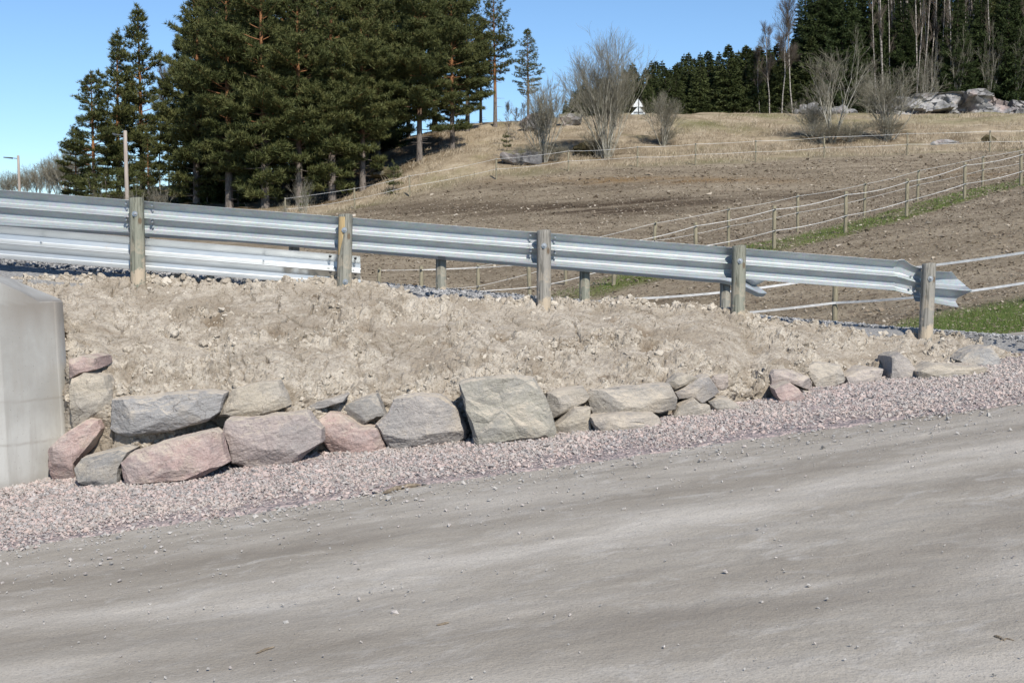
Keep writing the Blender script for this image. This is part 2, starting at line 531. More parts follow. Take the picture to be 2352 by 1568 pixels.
# field and slopes
t = NT('field_soil', .95, .1)
n1 = t.noise(t.mapped(t.pos, (.5, 1.6, 1), (0, 0, R(12))), .35, 6, .65, .3)
n2 = t.noise(t.pos, 2.6, 6, .7)
n3 = t.noise(t.pos, 9, 5, .7)
soil = t.ramp(n1, [(.33, (.155, .125, .086)), (.5, (.225, .185, .13)), (.68, (.31, .26, .19))])
soil = t.mix(t.ramp(n3, [(.50, 0.0), (.66, .75)]), soil, (.37, .315, .245))
soil = t.mix(t.ramp(n2, [(.33, .75), (.5, 0.0)]), soil, (.12, .09, .063))
soil = t.mix(t.attr('dark'), soil, (.062, .044, .029))
soil = t.mix(t.math('MULTIPLY', t.attr('rust'), .75), soil, (.20, .125, .055))
dry = t.ramp(t.noise(t.mapped(t.pos, (.8, .8, .8)), .55, 6, .68, .5), [(.34, (.215, .172, .115)), (.5, (.345, .28, .195)), (.66, (.44, .37, .27))])
dry = t.mix(t.ramp(t.noise(t.pos, 4, 5, .7), [(.35, .6), (.52, 0.0)]), dry, (.19, .15, .09))
dry = t.mix(t.ramp(t.noise(t.pos, .23, 4, .6), [(.54, 0.0), (.68, .55)]), dry, (.18, .165, .075))
c = t.mix(t.attr('grass'), soil, dry)
grn = t.ramp(n3, [(.35, (.085, .10, .03)), (.65, (.16, .17, .06))])
c = t.mix(t.attr('green'), c, grn)
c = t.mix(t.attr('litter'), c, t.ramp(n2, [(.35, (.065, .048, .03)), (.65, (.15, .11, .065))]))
M['field'] = t.out(c, None, t.bump(n3, .7, .08))
t = NT('dry_grass_blade', .85, .15)
M['dry_blade'] = t.out(t.ramp(t.island(), [(0, (.23, .185, .13)), (.5, (.36, .30, .22)), (1, (.48, .415, .32))]))
t = NT('green_grass_blade', .7, .2)
M['green_blade'] = t.out(t.ramp(t.island(), [(0, (.055, .10, .02)), (.6, (.10, .16, .035)), (1, (.2, .22, .08))]))

# foliage and bark
def foliage(name, lo, mid, hi):
    t = NT(name, .65, .25)
    c = t.ramp(t.island(), [(0, lo), (.55, mid), (1, hi)])
    big = t.noise(t.obj, .9, 3, .6)
    c = t.mix(t.ramp(big, [(.5, 0.0), (.66, .75)]), c, hi)
    c = t.mix(t.ramp(big, [(.34, .7), (.5, 0.0)]), c, lo)
    c = t.mix(t.math('MULTIPLY', t.objrand(), .35), c, (.045, .06, .02))
    return t.out(c)
M['pine'] = foliage('pine_needles', (.044, .056, .018), (.082, .094, .029), (.145, .146, .052))
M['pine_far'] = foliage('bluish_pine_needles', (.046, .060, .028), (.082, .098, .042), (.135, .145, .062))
M['spruce'] = foliage('spruce_needles', (.024, .040, .014), (.040, .062, .019), (.068, .092, .028))
M['young_spruce'] = foliage('young_spruce_needles', (.040, .054, .018), (.064, .084, .028), (.105, .122, .042))
t = NT('pine_bark', .9, .15)
z = t.sep(t.obj)[2]
n = t.noise(t.mapped(t.obj, (4, 4, 1)), 3, 5, .65)
c = t.mix(t.ramp(t.math('ADD', t.math('MULTIPLY', z, .1), t.math('MULTIPLY', n, .3)), [(.45, 0.0), (.75, 1.0)]), t.ramp(n, [(.35, (.09, .075, .065)), (.65, (.22, .195, .175))]), t.ramp(n, [(.35, (.18, .085, .04)), (.65, (.33, .17, .085))]))
M['pine_bark'] = t.out(c)
t = NT('spruce_bark', .9, .15)
M['spruce_bark'] = t.out(t.ramp(t.noise(t.obj, 5, 4), [(.3, (.07, .055, .045)), (.7, (.16, .13, .11))]))
t = NT('birch_bark', .8, .2)
k = t.ramp(t.noise(t.mapped(t.obj, (2, 2, 5)), 2.2, 4, .6), [(.42, 1.0), (.52, 0.0)])
M['birch_bark'] = t.out(t.mix(k, (.38, .355, .325), (.09, .078, .068)))
t = NT('twig_bark', .85, .15)
M['twig'] = t.out(t.ramp(t.noise(t.obj, 2, 3), [(.3, (.13, .115, .09)), (.7, (.25, .23, .185))]))
t = NT('birch_twig', .85, .15)
M['birch_twig'] = t.out(t.ramp(t.noise(t.obj, 1, 3), [(.3, (.09, .073, .058)), (.7, (.17, .145, .12))]))
t = NT('willow_bark', .85, .15)
M['willow'] = t.out(t.ramp(t.noise(t.obj, 1.5, 4), [(.3, (.12, .11, .08)), (.7, (.30, .285, .225))]))
t = NT('willow_stem', .85, .15)
M['willow_stem'] = t.out(t.ramp(t.noise(t.obj, 2.5, 4), [(.35, (.17, .16, .125)), (.62, (.42, .405, .35))]))
t = NT('dead_wood', .9, .1)
M['dead_wood'] = t.out(t.ramp(t.noise(t.mapped(t.obj, (30, 3, 30)), 2, 4), [(.3, (.11, .088, .066)), (.7, (.30, .25, .19))]))
t = NT('outcrop_rock', .85, .25)
n2 = t.noise(t.pos, .9, 6, .65, .5)
c = t.ramp(n2, [(.36, (.09, .09, .095)), (.5, (.23, .228, .232)), (.66, (.40, .39, .375))])
c = t.mix(t.ramp(t.noise(t.pos, .45, 4), [(.52, 0.0), (.66, .6)]), c, (.38, .27, .24))
nz = t.sep(t.n('ShaderNodeNewGeometry').outputs['Normal'])[2]
c = t.mix(t.math('MULTIPLY', t.ramp(nz, [(.72, 0.0), (.9, 1.0)]), t.ramp(t.noise(t.pos, 1.3, 4), [(.42, 0.0), (.55, .9)])), c, (.15, .14, .07))
M['outcrop'] = t.out(c, None, t.bump(t.noise(t.pos, 5, 6, .7), .5, .1))

# ================================================================ LARGE STRUCTURE
# rail line in plan: post n stands at RP0 + 2 n RD
RD = np.array([.9954, .0953]); RN = np.array([-.0953, .9954]); RP0 = np.array([-3.66, 12.8])
def rail(s, tt, z):
    s, tt, z = np.broadcast_arrays(np.asarray(s, float), np.asarray(tt, float), np.asarray(z, float))
    return np.stack([RP0[0] + RD[0] * s + RN[0] * tt, RP0[1] + RD[1] * s + RN[1] * tt, z], -1)
def railY(px):
    u = (np.asarray(px, float) - 1176) / FPX
    s = (u * RP0[1] - RP0[0]) / (RD[0] - u * RD[1])
    return RP0[1] + RD[1] * s
def s_of(px, tt=0.0):
    u = (np.asarray(px, float) - 1176) / FPX
    ox, oy = RP0[0] + RN[0] * tt, RP0[1] + RN[1] * tt
    return (u * oy - ox) / (RD[0] - u * RD[1])
def zup(s, tt):
    a = 1.36 - .073 * s
    b = 1.35 - .089 * s
    z = a + (b - a) * np.clip(tt / 4.9, 0, 1)
    return np.maximum(z, .15) if np.ndim(z) else max(z, .15)

def to_px_early(p):
    d = np.asarray(p, float) - EYE
    zc = np.maximum(d[..., 1] * cP - d[..., 2] * sP, .3)
    return 1176 + FPX * d[..., 0] / zc, 784 - FPX * (d[..., 1] * sP + d[..., 2] * cP) / zc

# --- lower gravel road
BASE = [(-300, 1180), (0, 1145), (120, 1112), (300, 1117), (520, 1075), (615, 1083), (700, 1070), (790, 1052), (900, 1036), (1030, 1028), (1100, 1023), (1275, 1002), (1380, 996), (1500, 990), (1560, 965), (1640, 952), (1700, 946), (1800, 931), (1850, 915), (1900, 898), (1990, 890), (2080, 880), (2150, 876), (2260, 856), (2300, 840), (2420, 822), (2700, 800)]
EDGE = [(-300, 1330), (0, 1268), (360, 1212), (660, 1168), (880, 1130), (1030, 1108), (1350, 1066), (1600, 1028), (1900, 988), (2150, 955), (2352, 928), (2700, 890)]
def warp_axis(a, b, n, c, k):
    q = np.linspace(-1, 1, n)
    return np.unique(np.concatenate([np.linspace(a, c - k, 40), np.linspace(c - k, c + k, n), np.linspace(c + k, b, 40)]))
xs = np.unique(np.concatenate([np.linspace(-60, -6, 30), np.linspace(-6, 7, 521), np.linspace(7, 60, 30)]))
ys = np.unique(np.concatenate([np.linspace(-40, 3.5, 24), np.linspace(3.5, 12.6, 365), np.linspace(12.6, 16, 14)]))
X, Y = np.meshgrid(xs, ys)
pts = np.stack([X, Y, 0 * X], -1)
rot = np.stack([X * .97 + Y * .24, (Y * .97 - X * .24) * 4.0, 0 * X], -1)
Z = zlow(X, Y) + .010 * fbm(rot, .55, 3, 3) + .006 * fbm(pts, 5, 4, 9) + .004 * fbm(pts, 17, 3, 5)
far_ = sstep(12.3, 13.2, Y) * sstep(5.6, 4.6, X)
Z = Z - .5 * far_
pr = to_px_early(np.stack([X, Y, Z], -1))
def track(pts_, wd): 
    return np.exp(-((pr[1] - interp(pr[0], pts_)) / wd) ** 2)
wobn = fbm(rot, .9, 4, 61)
light = np.clip((.9 * track([(-300, 1470), (0, 1420), (700, 1365), (1200, 1262), (1700, 1165), (2352, 1015), (2700, 950)], 34) + .7 * track([(-300, 1600), (900, 1600), (1500, 1560), (2352, 1535)], 40) + .6 * track([(-300, 1345), (300, 1290), (900, 1195), (1500, 1095), (2352, 960)], 14) + .5 * track([(0, 1540), (800, 1440), (1500, 1370), (2352, 1300)], 22)) * (.75 + 1.3 * wobn), 0, 1)
darkt = np.clip((.8 * track([(-300, 1370), (0, 1345), (600, 1262), (1200, 1185), (1800, 1085), (2352, 985)], 26) + .9 * track([(900, 1480), (1500, 1430), (2000, 1330), (2352, 1200)], 70)) * (.7 + 1.3 * fbm(rot, .7, 4, 67)), 0, 1)
me = mesh_np('gravel_road', np.stack([X, Y, Z], -1), grid_faces(len(ys), len(xs)), True)
attr(me, 'light', light)
attr(me, 'darkt', darkt)
tag(put('gravel_road', me, M['road']), 'grey compacted gravel road with pale wheel tracks', kind='structure')

def inpoly_verge(px, py):
    return (py > interp(px, BASE) - 2) & (py < interp(px, EDGE))
def to_px(p):
    d = np.asarray(p, float) - EYE
    zc = d[..., 1] * cP - d[..., 2] * sP
    yc = d[..., 1] * sP + d[..., 2] * cP
    return 1176 + FPX * d[..., 0] / zc, 784 - FPX * yc / zc

# --- verge of crushed stone: a bed and loose stones on it
vx = np.linspace(-260, 2640, 420)
rows = np.linspace(-.12, 1.0, 40)
bed = []
for r_ in rows:
    pyb = interp(vx, BASE); pye = interp(vx, EDGE) + 5 * perlin(np.stack([vx / 60, 0 * vx, 0 * vx], -1), 1, 4)
    bed.append(G(vx, pyb + (pye - pyb) * r_))
bed = np.array(bed)
hb = .012 + .045 * np.clip(1 - rows, 0, 1)[:, None] ** 1.5
bed[..., 2] = zlow(bed[..., 0], bed[..., 1]) + hb * (1 + .5 * perlin(bed, 2.2, 5)) + .012 * perlin(bed, 9, 6)
bed[-1, :, 2] -= .04
tag(put('gravel_verge', mesh_np('gravel_verge', bed, grid_faces(len(rows), len(vx)), True), M['gravel_bed']), 'bed of pink and grey crushed stone along the wall foot', kind='structure')
def verge_z(x, y, px, py):
    r_ = (py - interp(px, BASE)) / (interp(px, EDGE) - interp(px, BASE))
    return zlow(x, y) + (.012 + .045 * np.clip(1 - r_, 0, 1.1) ** 1.5)

n = 430000
xy = np.stack([rng.uniform(-4.6, 6.4, n), rng.uniform(7.2, 14.5, n)], -1)
p3 = np.stack([xy[:, 0], xy[:, 1], zlow(xy[:, 0], xy[:, 1])], -1)
px, py = to_px(p3)
jag = 16 * perlin(p3, 1.6, 11) + 7 * perlin(p3, 7, 12)
rel = interp(px, EDGE) + jag - py
keep = (py > interp(px, BASE) - 4) & (rel > 0)
thin = np.clip(rel / 40, 0.05, 1)
keep &= rng.uniform(size=n) < thin
keep &= ~((px > 2310) & (py < 836))
p3, px, py = p3[keep], px[keep], py[keep]
p3[:, 2] = verge_z(p3[:, 0], p3[:, 1], px, py) + rng.uniform(.0, .012, len(p3))
size = rng.lognormal(math.log(.0150), .52, len(p3)).clip(.006, .055)
v, f = scatter(p3, size, OCT_V, OCT_F, .75, .3, 3)
tag(put('crushed_stone', mesh_np('crushed_stone', v, f), M['gravel']), 'pink and grey crushed stones spread between wall and road', kind='stuff')

# --- loose pebbles on the road, gathered in windrows between the tracks
n = 190000
xy = np.stack([rng.uniform(-4.8, 6.0, n), 3.8 + rng.uniform(0, 1, n) ** 1.3 * 9, ], -1)
p3 = np.stack([xy[:, 0], xy[:, 1], zlow(xy[:, 0], xy[:, 1])], -1)
px, py = to_px(p3)
rr = np.stack([p3[:, 0] * .97 + p3[:, 1] * .24, (p3[:, 1] * .97 - p3[:, 0] * .24) * 3.2, 0 * px], -1)
dens = np.clip(.10 + .5 * fbm(rr, .8, 3, 31), .012, 1) * .33
near_edge = np.exp(-np.clip(py - interp(px, EDGE), 0, 999) / 34)
dens = np.clip(dens + .5 * near_edge, 0, 1) * np.where(p3[:, 1] > 9, .8, 1)
keep = (py > interp(px, EDGE) - 5) & (rng.uniform(size=n) < dens * .5)
p3 = p3[keep]; ne = near_edge[keep]
size = rng.lognormal(math.log(.0085), .5, len(p3)).clip(.004, .03) * (1 + .7 * ne)
bigm = rng.uniform(size=len(p3)) < .0025
size[bigm] = rng.uniform(.022, .035, bigm.sum())
p3[:, 2] += .006 + size * .12
v, f = scatter(p3[~bigm], size[~bigm], OCT_V, OCT_F, .7, .28, 5)
iv, if_ = ICO_V, ICO_F
v2, f2 = scatter(p3[bigm], size[bigm], iv, if_, .75, .16, 6)
b = MB(); b.add(v, f); b.add(v2, f2)
tag(put('pebbles', b.mesh('pebbles'), M['pebble']), 'small loose pebbles strewn over the gravel road', kind='stuff')

# --- upper road, ramping down to the right behind the bank
ss = np.concatenate([np.linspace(-30, -4, 20), np.linspace(-3.8, 11, 300), np.linspace(11.5, 40, 20)])
tt = np.concatenate([np.linspace(-2.4, 6.2, 130), [7.0, 8.5, 10.5]])
S, T = np.meshgrid(ss, tt)
kS = .08 + .92 * sstep(8.3, 9.9, S)
T2 = np.where(T < 0, T * kS, T)
p = rail(S, T2, 0)
Z = zup(S, T2)
zl = zlow(p[..., 0], p[..., 1]) + .02
Z = np.where(T2 < 0, zl + (Z - zl) * sstep(-2.4, .0, T), Z)
Z = Z - .10 * (S < 8.6) * sstep(.4, .0, T)
Z = Z + .02 * fbm(p, 3, 4, 2) + .012 * perlin(p, 14, 8)
Z = Z - sstep(6.0, 10.5, T) * 2.6
p[..., 2] = Z
tag(put('upper_road', mesh_np('upper_road', p, grid_faces(len(tt), len(ss)), True), M['grey_bed']), 'grey gravelled upper road ramping down behind the guardrail', kind='structure')
n = 24000
s_ = rng.uniform(-2.2, 11, n); t_ = rng.uniform(-2.2, 6.1, n)
ok = (t_ > .5) | ((s_ > 8.2) & (t_ > -2.2 * sstep(8.2, 10, s_)))
s_, t_ = s_[ok], t_[ok]
p3 = rail(s_, t_, 0)
zz = zup(s_, t_); zl = zlow(p3[:, 0], p3[:, 1]) + .02
zz = np.where(t_ < 0, zl + (zz - zl) * sstep(-2.4, .0, t_), zz)
p3[:, 2] = zz + rng.uniform(0, .03, len(zz))
px, py = to_px(p3)
ok = ~((px < 2310) & (py > interp(px, [(2000, 775), (2300, 800), (2400, 830)])) & (s_ > 7.5))
v, f = scatter(p3[ok], rng.lognormal(math.log(.035), .35, ok.sum()).clip(.015, .08), OCT_V, OCT_F, .7, .28, 8)
tag(put('grey_gravel', mesh_np('grey_gravel', v, f), M['grey_gravel']), 'grey crushed stones on the upper road', kind='stuff')

# --- clay bank between the boulders and the guardrail
CREST = [(-260, 628), (60, 640), (180, 640), (300, 646), (420, 640), (500, 648), (560, 655), (620, 650), (700, 645), (790, 640), (830, 655), (880, 662), (960, 690), (1040, 688), (1160, 695), (1240, 700), (1290, 695), (1400, 700), (1440, 690), (1540, 705), (1600, 700), (1680, 712), (1740, 735), (1850, 745), (2010, 770), (2110, 770), (2200, 772), (2290, 800), (2330, 815), (2420, 822)]
WTOP = [(-260, 830), (100, 830), (165, 845), (260, 905), (500, 905), (560, 885), (640, 880), (690, 905), (860, 905), (930, 905), (1040, 895), (1070, 875), (1220, 872), (1270, 890), (1340, 893), (1370, 898), (1530, 885), (1560, 862), (1680, 862), (1720, 895), (1770, 850), (1870, 838), (1930, 840), (1960, 850), (2040, 835), (2075, 815), (2110, 850), (2180, 838), (2230, 815), (2280, 800), (2330, 818), (2420, 824)]
def wallY(px):
    q = np.linspace(-260, 2500, 60)
    yy = G(q, interp(q, BASE))[:, 1]
    k = np.array([1, 2, 3, 4, 3, 2, 1.]); k /= k.sum()
    yy = np.convolve(np.pad(yy, 3, 'edge'), k, 'valid')
    return np.interp(px, q, yy)
cx = np.arange(-260, 2422, 3.2)
nc = len(cx)
wy = wallY(cx) + 1.1 * sstep(160, 110, cx)
cr = interp(cx, CREST); wt = interp(cx, WTOP); bs = interp(cx, BASE)
ry = railY(cx) + .12
k0 = P(cx, bs, wy + .15); k0[:, 2] = zlow(k0[:, 0], k0[:, 1]) - .12
endt = sstep(2330, 2240, cx)                      # the bank dies out towards the right end
ry = np.where(cx > 2200, wy + (ry - wy) * sstep(2400, 2200, cx) + .3, ry)
k1 = P(cx, bs * .55 + wt * .45, wy + .20)
k2 = P(cx, wt + 4, wy + .29)
k3 = P(cx, wt * .5 + cr * .5, wy * .52 + .26 * .5 + ry * .48)
k4 = P(cx, cr + 5, ry)
k5 = k4 + np.array([0, .35, -.05])
k6 = k4 + np.array([0, .95, -.35])
knots = np.stack([k0, k1, k2, k3, k4, k5, k6])
kt = np.array([0, .13, .25, .55, .86, .93, 1.0])
nr = 300
tv = np.concatenate([np.linspace(0, .9, nr - 26), np.linspace(.903, 1, 26)])
Bk = np.zeros((nr, nc, 3))
for a in range(3):
    for r_ in range(nr):
        j = min(max(np.searchsorted(kt, tv[r_], 'right') - 1, 0), 5)
        u = (tv[r_] - kt[j]) / (kt[j + 1] - kt[j])
        p0 = knots[max(j - 1, 0), :, a]; p1 = knots[j, :, a]; p2 = knots[j + 1, :, a]; p3_ = knots[min(j + 2, 6), :, a]
        h0 = (p2 - p0) * .5 * .7; h1 = (p3_ - p1) * .5 * .7
        Bk[r_, :, a] = (2 * u ** 3 - 3 * u ** 2 + 1) * p1 + (u ** 3 - 2 * u ** 2 + u) * h0 + (-2 * u ** 3 + 3 * u ** 2) * p2 + (u ** 3 - u ** 2) * h1
kk = np.array([1, 3, 5, 7, 5, 3, 1.]); kk /= kk.sum()
pad = np.pad(Bk, ((0, 0), (3, 3), (0, 0)), 'edge')
Bk = sum(kk[q] * pad[:, q:q + nc] for q in range(7))
du = np.gradient(Bk, axis=1); dv = np.gradient(Bk, axis=0)
N = np.cross(du, dv); N /= np.linalg.norm(N, axis=-1)[..., None]
pw = Bk + .04 * np.stack([perlin(Bk, 2.3, 41), perlin(Bk, 2.3, 42), perlin(Bk, 2.3, 43)], -1)
big = fbm(Bk, 1.3, 3, 51)
med = fbm(pw, 4.5, 4, 55)
q2 = np.stack([Bk[..., 0], Bk[..., 1] * .8 + Bk[..., 2] * .9, 0 * Bk[..., 0]], -1)
f1, f2 = worley(q2 + .03 * np.stack([perlin(Bk, 9, 1), perlin(Bk, 9, 2), 0 * big], -1), 11, 61)
g1, g2 = worley(q2 + .02 * np.stack([perlin(Bk, 14, 1), perlin(Bk, 14, 2), 0 * big], -1), 26, 63)
w1, w2 = worley(q2 + .16 * np.stack([perlin(Bk, 4, 5), perlin(Bk, 4, 6), 0 * big], -1), 3.1, 67)
e1, e2 = worley(q2 + .05 * np.stack([perlin(Bk, 6, 11), perlin(Bk, 6, 12), 0 * big], -1), 5.2, 65)
tcol = tv[:, None]
crumb = np.clip(sstep(-.06, .22, fbm(Bk, 1.7, 4, 71) - .02) + .8 * np.exp(-((tcol - .86) / .06) ** 2) + .7 * np.exp(-((tcol - .30) / .09) ** 2), 0, 1)
lump = (.55 - f1) * .065 + (.5 - g1) * .034 + .022 * fbm(Bk, 22, 3, 77)
disp = .05 * big + .036 * med + (.12 + 1.0 * crumb) * lump + .012 * fbm(Bk, 34, 3, 75)
crack = sstep(.07, .0, w2 - w1) * (1 - .5 * crumb) * sstep(-.1, .25, fbm(Bk, 1.2, 2, 79))
disp = disp + crumb * np.clip(.5 - e1, -.1, 1) * .095 - .045 * sstep(.10, 0, e2 - e1) * np.clip(fbm(Bk, 2, 3, 83) + .35, 0, 1)
disp = disp - .06 * crack
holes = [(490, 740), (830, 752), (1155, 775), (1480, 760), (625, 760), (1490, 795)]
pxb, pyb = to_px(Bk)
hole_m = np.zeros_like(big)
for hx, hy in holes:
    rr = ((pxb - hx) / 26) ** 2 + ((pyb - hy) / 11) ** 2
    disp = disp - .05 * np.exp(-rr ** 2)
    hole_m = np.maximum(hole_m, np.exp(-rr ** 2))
fade = 1 - sstep(.93, 1.0, tcol) * .5
Bd = Bk + N * (disp * fade)[..., None]
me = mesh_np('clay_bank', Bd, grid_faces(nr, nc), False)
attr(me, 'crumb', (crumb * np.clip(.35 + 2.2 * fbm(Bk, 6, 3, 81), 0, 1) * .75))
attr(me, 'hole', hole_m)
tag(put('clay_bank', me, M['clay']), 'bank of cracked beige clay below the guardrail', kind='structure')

# clods of clay lying on the bank
n = 90000
ri = rng.integers(8, nr - 14, n); ci = rng.integers(0, nc, n)
cw = (.06 + 1.1 * crumb[ri, ci] ** 1.6) * np.clip(.3 + 2.2 * fbm(Bk[ri, ci], 3.5, 3, 85), 0, 1)
cw = np.maximum(cw, .9 * np.exp(-((tv[ri] - .87) / .03) ** 2))
cw = np.maximum(cw, .8 * np.exp(-((tv[ri] - .25) / .05) ** 2) * np.clip(.4 + 2 * fbm(Bk[ri, ci], 2.5, 3, 86), 0, 1))
keep = rng.uniform(size=n) < cw * .5 + .01
ri, ci = ri[keep], ci[keep]
size = rng.lognormal(math.log(.024), .5, len(ri)).clip(.008, .10)
size = np.where(tv[ri] > .83, size * 1.45, size)
pos = Bd[ri, ci] + N[ri, ci] * (size * -.12)[:, None]
small = size < .06
cv, cf = tri_sub(ICO_V, ICO_F)
cv = cv / np.linalg.norm(cv, axis=1)[:, None]
b = MB()
b.add(*scatter(pos[small], size[small], ICO_V, ICO_F, .8, .27, 9))
v, f = scatter(pos[~small], size[~small], cv, cf, .8, .09, 10)
v = v + .028 * np.stack([perlin(v, 28, 1), perlin(v, 28, 2), perlin(v, 28, 3)], -1)
b.add(v, f)
tag(put('clay_clods', b.mesh('clay_clods'), M['clod']), 'crumbly beige clods of clay scattered over the bank', kind='stuff')

# --- field and hillside
FA = [(655, 505, 68), (815, 481, 71), (941, 452, 73), (1140, 412, 73), (1306, 393, 73), (1464, 384, 73), (1598, 379, 73), (1736, 373, 73), (1894, 362, 73), (2084, 356, 73), (2274, 349, 73), (2460, 342, 74)]
FF = [(968, 716, 34), (1218, 705, 34), (1410, 652, 35), (1598, 608, 36), (1778, 570, 37), (1942, 535, 38.5), (2082, 498, 41), (2215, 457, 44), (2345, 426, 47), (2480, 395, 50)]
FR = [(869, 724, 34.5), (1099, 712, 35), (1300, 655, 38), (1500, 600, 39.5), (1673, 567, 41), (1832, 533, 42), (1985, 497, 45), (2107, 463, 48.5), (2257, 426, 53), (2400, 396, 56)]
CTRL = FA + FF + FR + [
    (2352, 775, 19.5), (2100, 765, 21), (1917, 747, 26), (2352, 690, 24), (1409, 780, 28), (1161, 800, 29), (700, 760, 30), (300, 760, 30), (0, 740, 32),
    (600, 480, 75), (450, 470, 80), (300, 470, 82), (0, 458, 110), (150, 455, 110), (500, 600, 50), (100, 600, 50), (900, 560, 50),
    (965, 362, 80), (650, 385, 98), (850, 340, 95), (1000, 302, 94), (1100, 288, 95), (1300, 275, 95), (1480, 266, 95), (1800, 265, 95), (2100, 264, 95), (2352, 263, 95), (2700, 262, 95),
    (1250, 375, 76), (1410, 362, 78), (1520, 335, 82), (1900, 330, 82), (2030, 320, 82), (1100, 340, 85), (820, 440, 80), (720, 440, 84)]
cp = np.array([P(a, b_, c_) for a, b_, c_ in CTRL])
extra = np.array([[-90, 150, 4], [-40, 150, 8], [0, 130, 9.5], [45, 130, 11.4], [90, 130, 11.4], [0, 260, 8], [120, 260, 9], [-140, 260, 4], [-90, 60, 1], [70, 40, 5.5], [-60, 20, -.3], [60, 18, 2.0]])
cp = np.concatenate([cp, extra])
def tps_k(r2):
    return .5 * r2 * np.log(r2 + 1e-9)
_d = ((cp[:, None, :2] - cp[None, :, :2]) ** 2).sum(-1)
_n = len(cp)
A = np.zeros((_n + 3, _n + 3))
A[:_n, :_n] = tps_k(_d) + np.eye(_n) * 1.5
A[:_n, _n] = 1; A[:_n, _n + 1:] = cp[:, :2]
A[_n, :_n] = 1; A[_n + 1:, :_n] = cp[:, :2].T
_w = np.linalg.solve(A, np.concatenate([cp[:, 2], [0, 0, 0]]))
def zfield(x, y):
    x = np.asarray(x, float); y = np.asarray(y, float)
    sh = np.broadcast(x, y).shape
    q = np.stack(np.broadcast_arrays(x, y), -1).reshape(-1, 2)
    out = np.zeros(len(q))
    for i in range(0, len(q), 40000):
        c_ = q[i:i + 40000]
        r2 = ((c_[:, None] - cp[None, :, :2]) ** 2).sum(-1)
        out[i:i + 40000] = tps_k(r2) @ _w[:_n] + _w[_n] + c_ @ _w[_n + 1:]
    return out.reshape(sh)
U = np.linspace(-.62, .62, 620)
Yr = 17.0 * (150 / 17.0) ** np.linspace(0, 1, 440)
UU, YY = np.meshgrid(U, Yr)
XX = UU * YY
ZZ = zfield(XX, YY)
base3 = np.stack([XX, YY, 0 * XX], -1)
pxf, pyf = to_px(np.stack([XX, YY, ZZ], -1))
YA = interp(pxf, [(a, c_) for a, b_, c_ in FA]) + 1.0 + .8 * perlin(base3, .5, 7)
grass = sstep(-1.2, 1.2, YY - YA)
grass = np.where(pxf < 640, sstep(60, 72, YY + 0 * pxf), grass)
YF_ = interp(pxf, [(a, c_) for a, b_, c_ in FF]); YR_ = interp(pxf, [(a, c_) for a, b_, c_ in FR])
lane = sstep(-1.6, -.3, YY - YF_) * sstep(-.3, -1.8, YY - YR_) * sstep(1250, 1420, pxf)
green = lane * np.clip(.85 + 1.6 * fbm(base3, .45, 3, 17), 0, 1)
near_green = sstep(2010, 2130, pxf) * sstep(25.5, 23, YY) * np.clip(.8 + fbm(base3, .8, 3, 19), 0, 1)
green = np.maximum(green, near_green)
green = np.maximum(green, .35 * np.exp(-((YY - YA) / 1.0) ** 2) * np.clip(.5 + 2 * fbm(base3, .3, 3, 23), 0, 1))
green = np.maximum(green, .5 * sstep(85, 90, YY) * sstep(1500, 1560, pxf) * (YY < 97) * np.clip(.5 + 2 * fbm(base3, .2, 3, 29), 0, 1))
def blob(x, y, rx, ry_):
    return np.exp(-(((pxf - x) / rx) ** 2 + ((pyf - y) / ry_) ** 2) ** 1.5)
nz1 = fbm(np.stack([XX, YY * 3, 0 * XX], -1), .25, 4, 33)
dark = np.clip(1.1 * blob(1400, 480, 180, 17) + .9 * blob(1560, 462, 130, 11) + .7 * blob(1050, 478, 240, 20) + .6 * blob(1850, 450, 220, 13) + .5 * blob(1250, 430, 200, 12), 0, 1) * np.clip(.85 + 1.9 * nz1, 0, 1)
rust = np.clip(blob(1500, 415, 330, 10) + .6 * blob(2250, 400, 120, 10), 0, 1) * np.clip(.6 + 2 * nz1, 0, 1)
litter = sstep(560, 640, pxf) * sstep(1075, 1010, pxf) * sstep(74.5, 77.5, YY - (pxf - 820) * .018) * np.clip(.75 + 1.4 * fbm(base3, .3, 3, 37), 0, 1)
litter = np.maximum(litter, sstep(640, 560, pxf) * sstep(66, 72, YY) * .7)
for bx, by, bw, bh in ((1240, 372, 70, 20), (1405, 352, 80, 20), (1175, 372, 60, 14), (1905, 316, 100, 26), (2030, 308, 90, 24), (1520, 325, 50, 14), (1330, 330, 60, 18), (2180, 318, 60, 9), (1780, 300, 60, 8)):
    litter = np.maximum(litter, .85 * blob(bx, by, bw, bh) * np.clip(.7 + 1.6 * fbm(base3, .5, 3, 39), 0, 1))
rgh = (1 - grass)
ZZ2 = ZZ + rgh * (.035 * fbm(base3, .9, 3, 43) + .022 * fbm(base3, 2.6, 3, 47) + .012 * perlin(base3, 7, 48)) + grass * (.25 * fbm(base3, .22, 3, 44) + .10 * fbm(base3, .9, 3, 45)) * sstep(0, 6, YY - YA + 2)
me = mesh_np('field', np.stack([XX, YY, ZZ2], -1), grid_faces(440, 620), True)
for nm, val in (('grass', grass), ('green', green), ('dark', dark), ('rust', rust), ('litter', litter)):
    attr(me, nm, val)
tag(put('field', me, M['field']), 'brown ploughed paddock rising to a dry grass hillside', kind='structure')
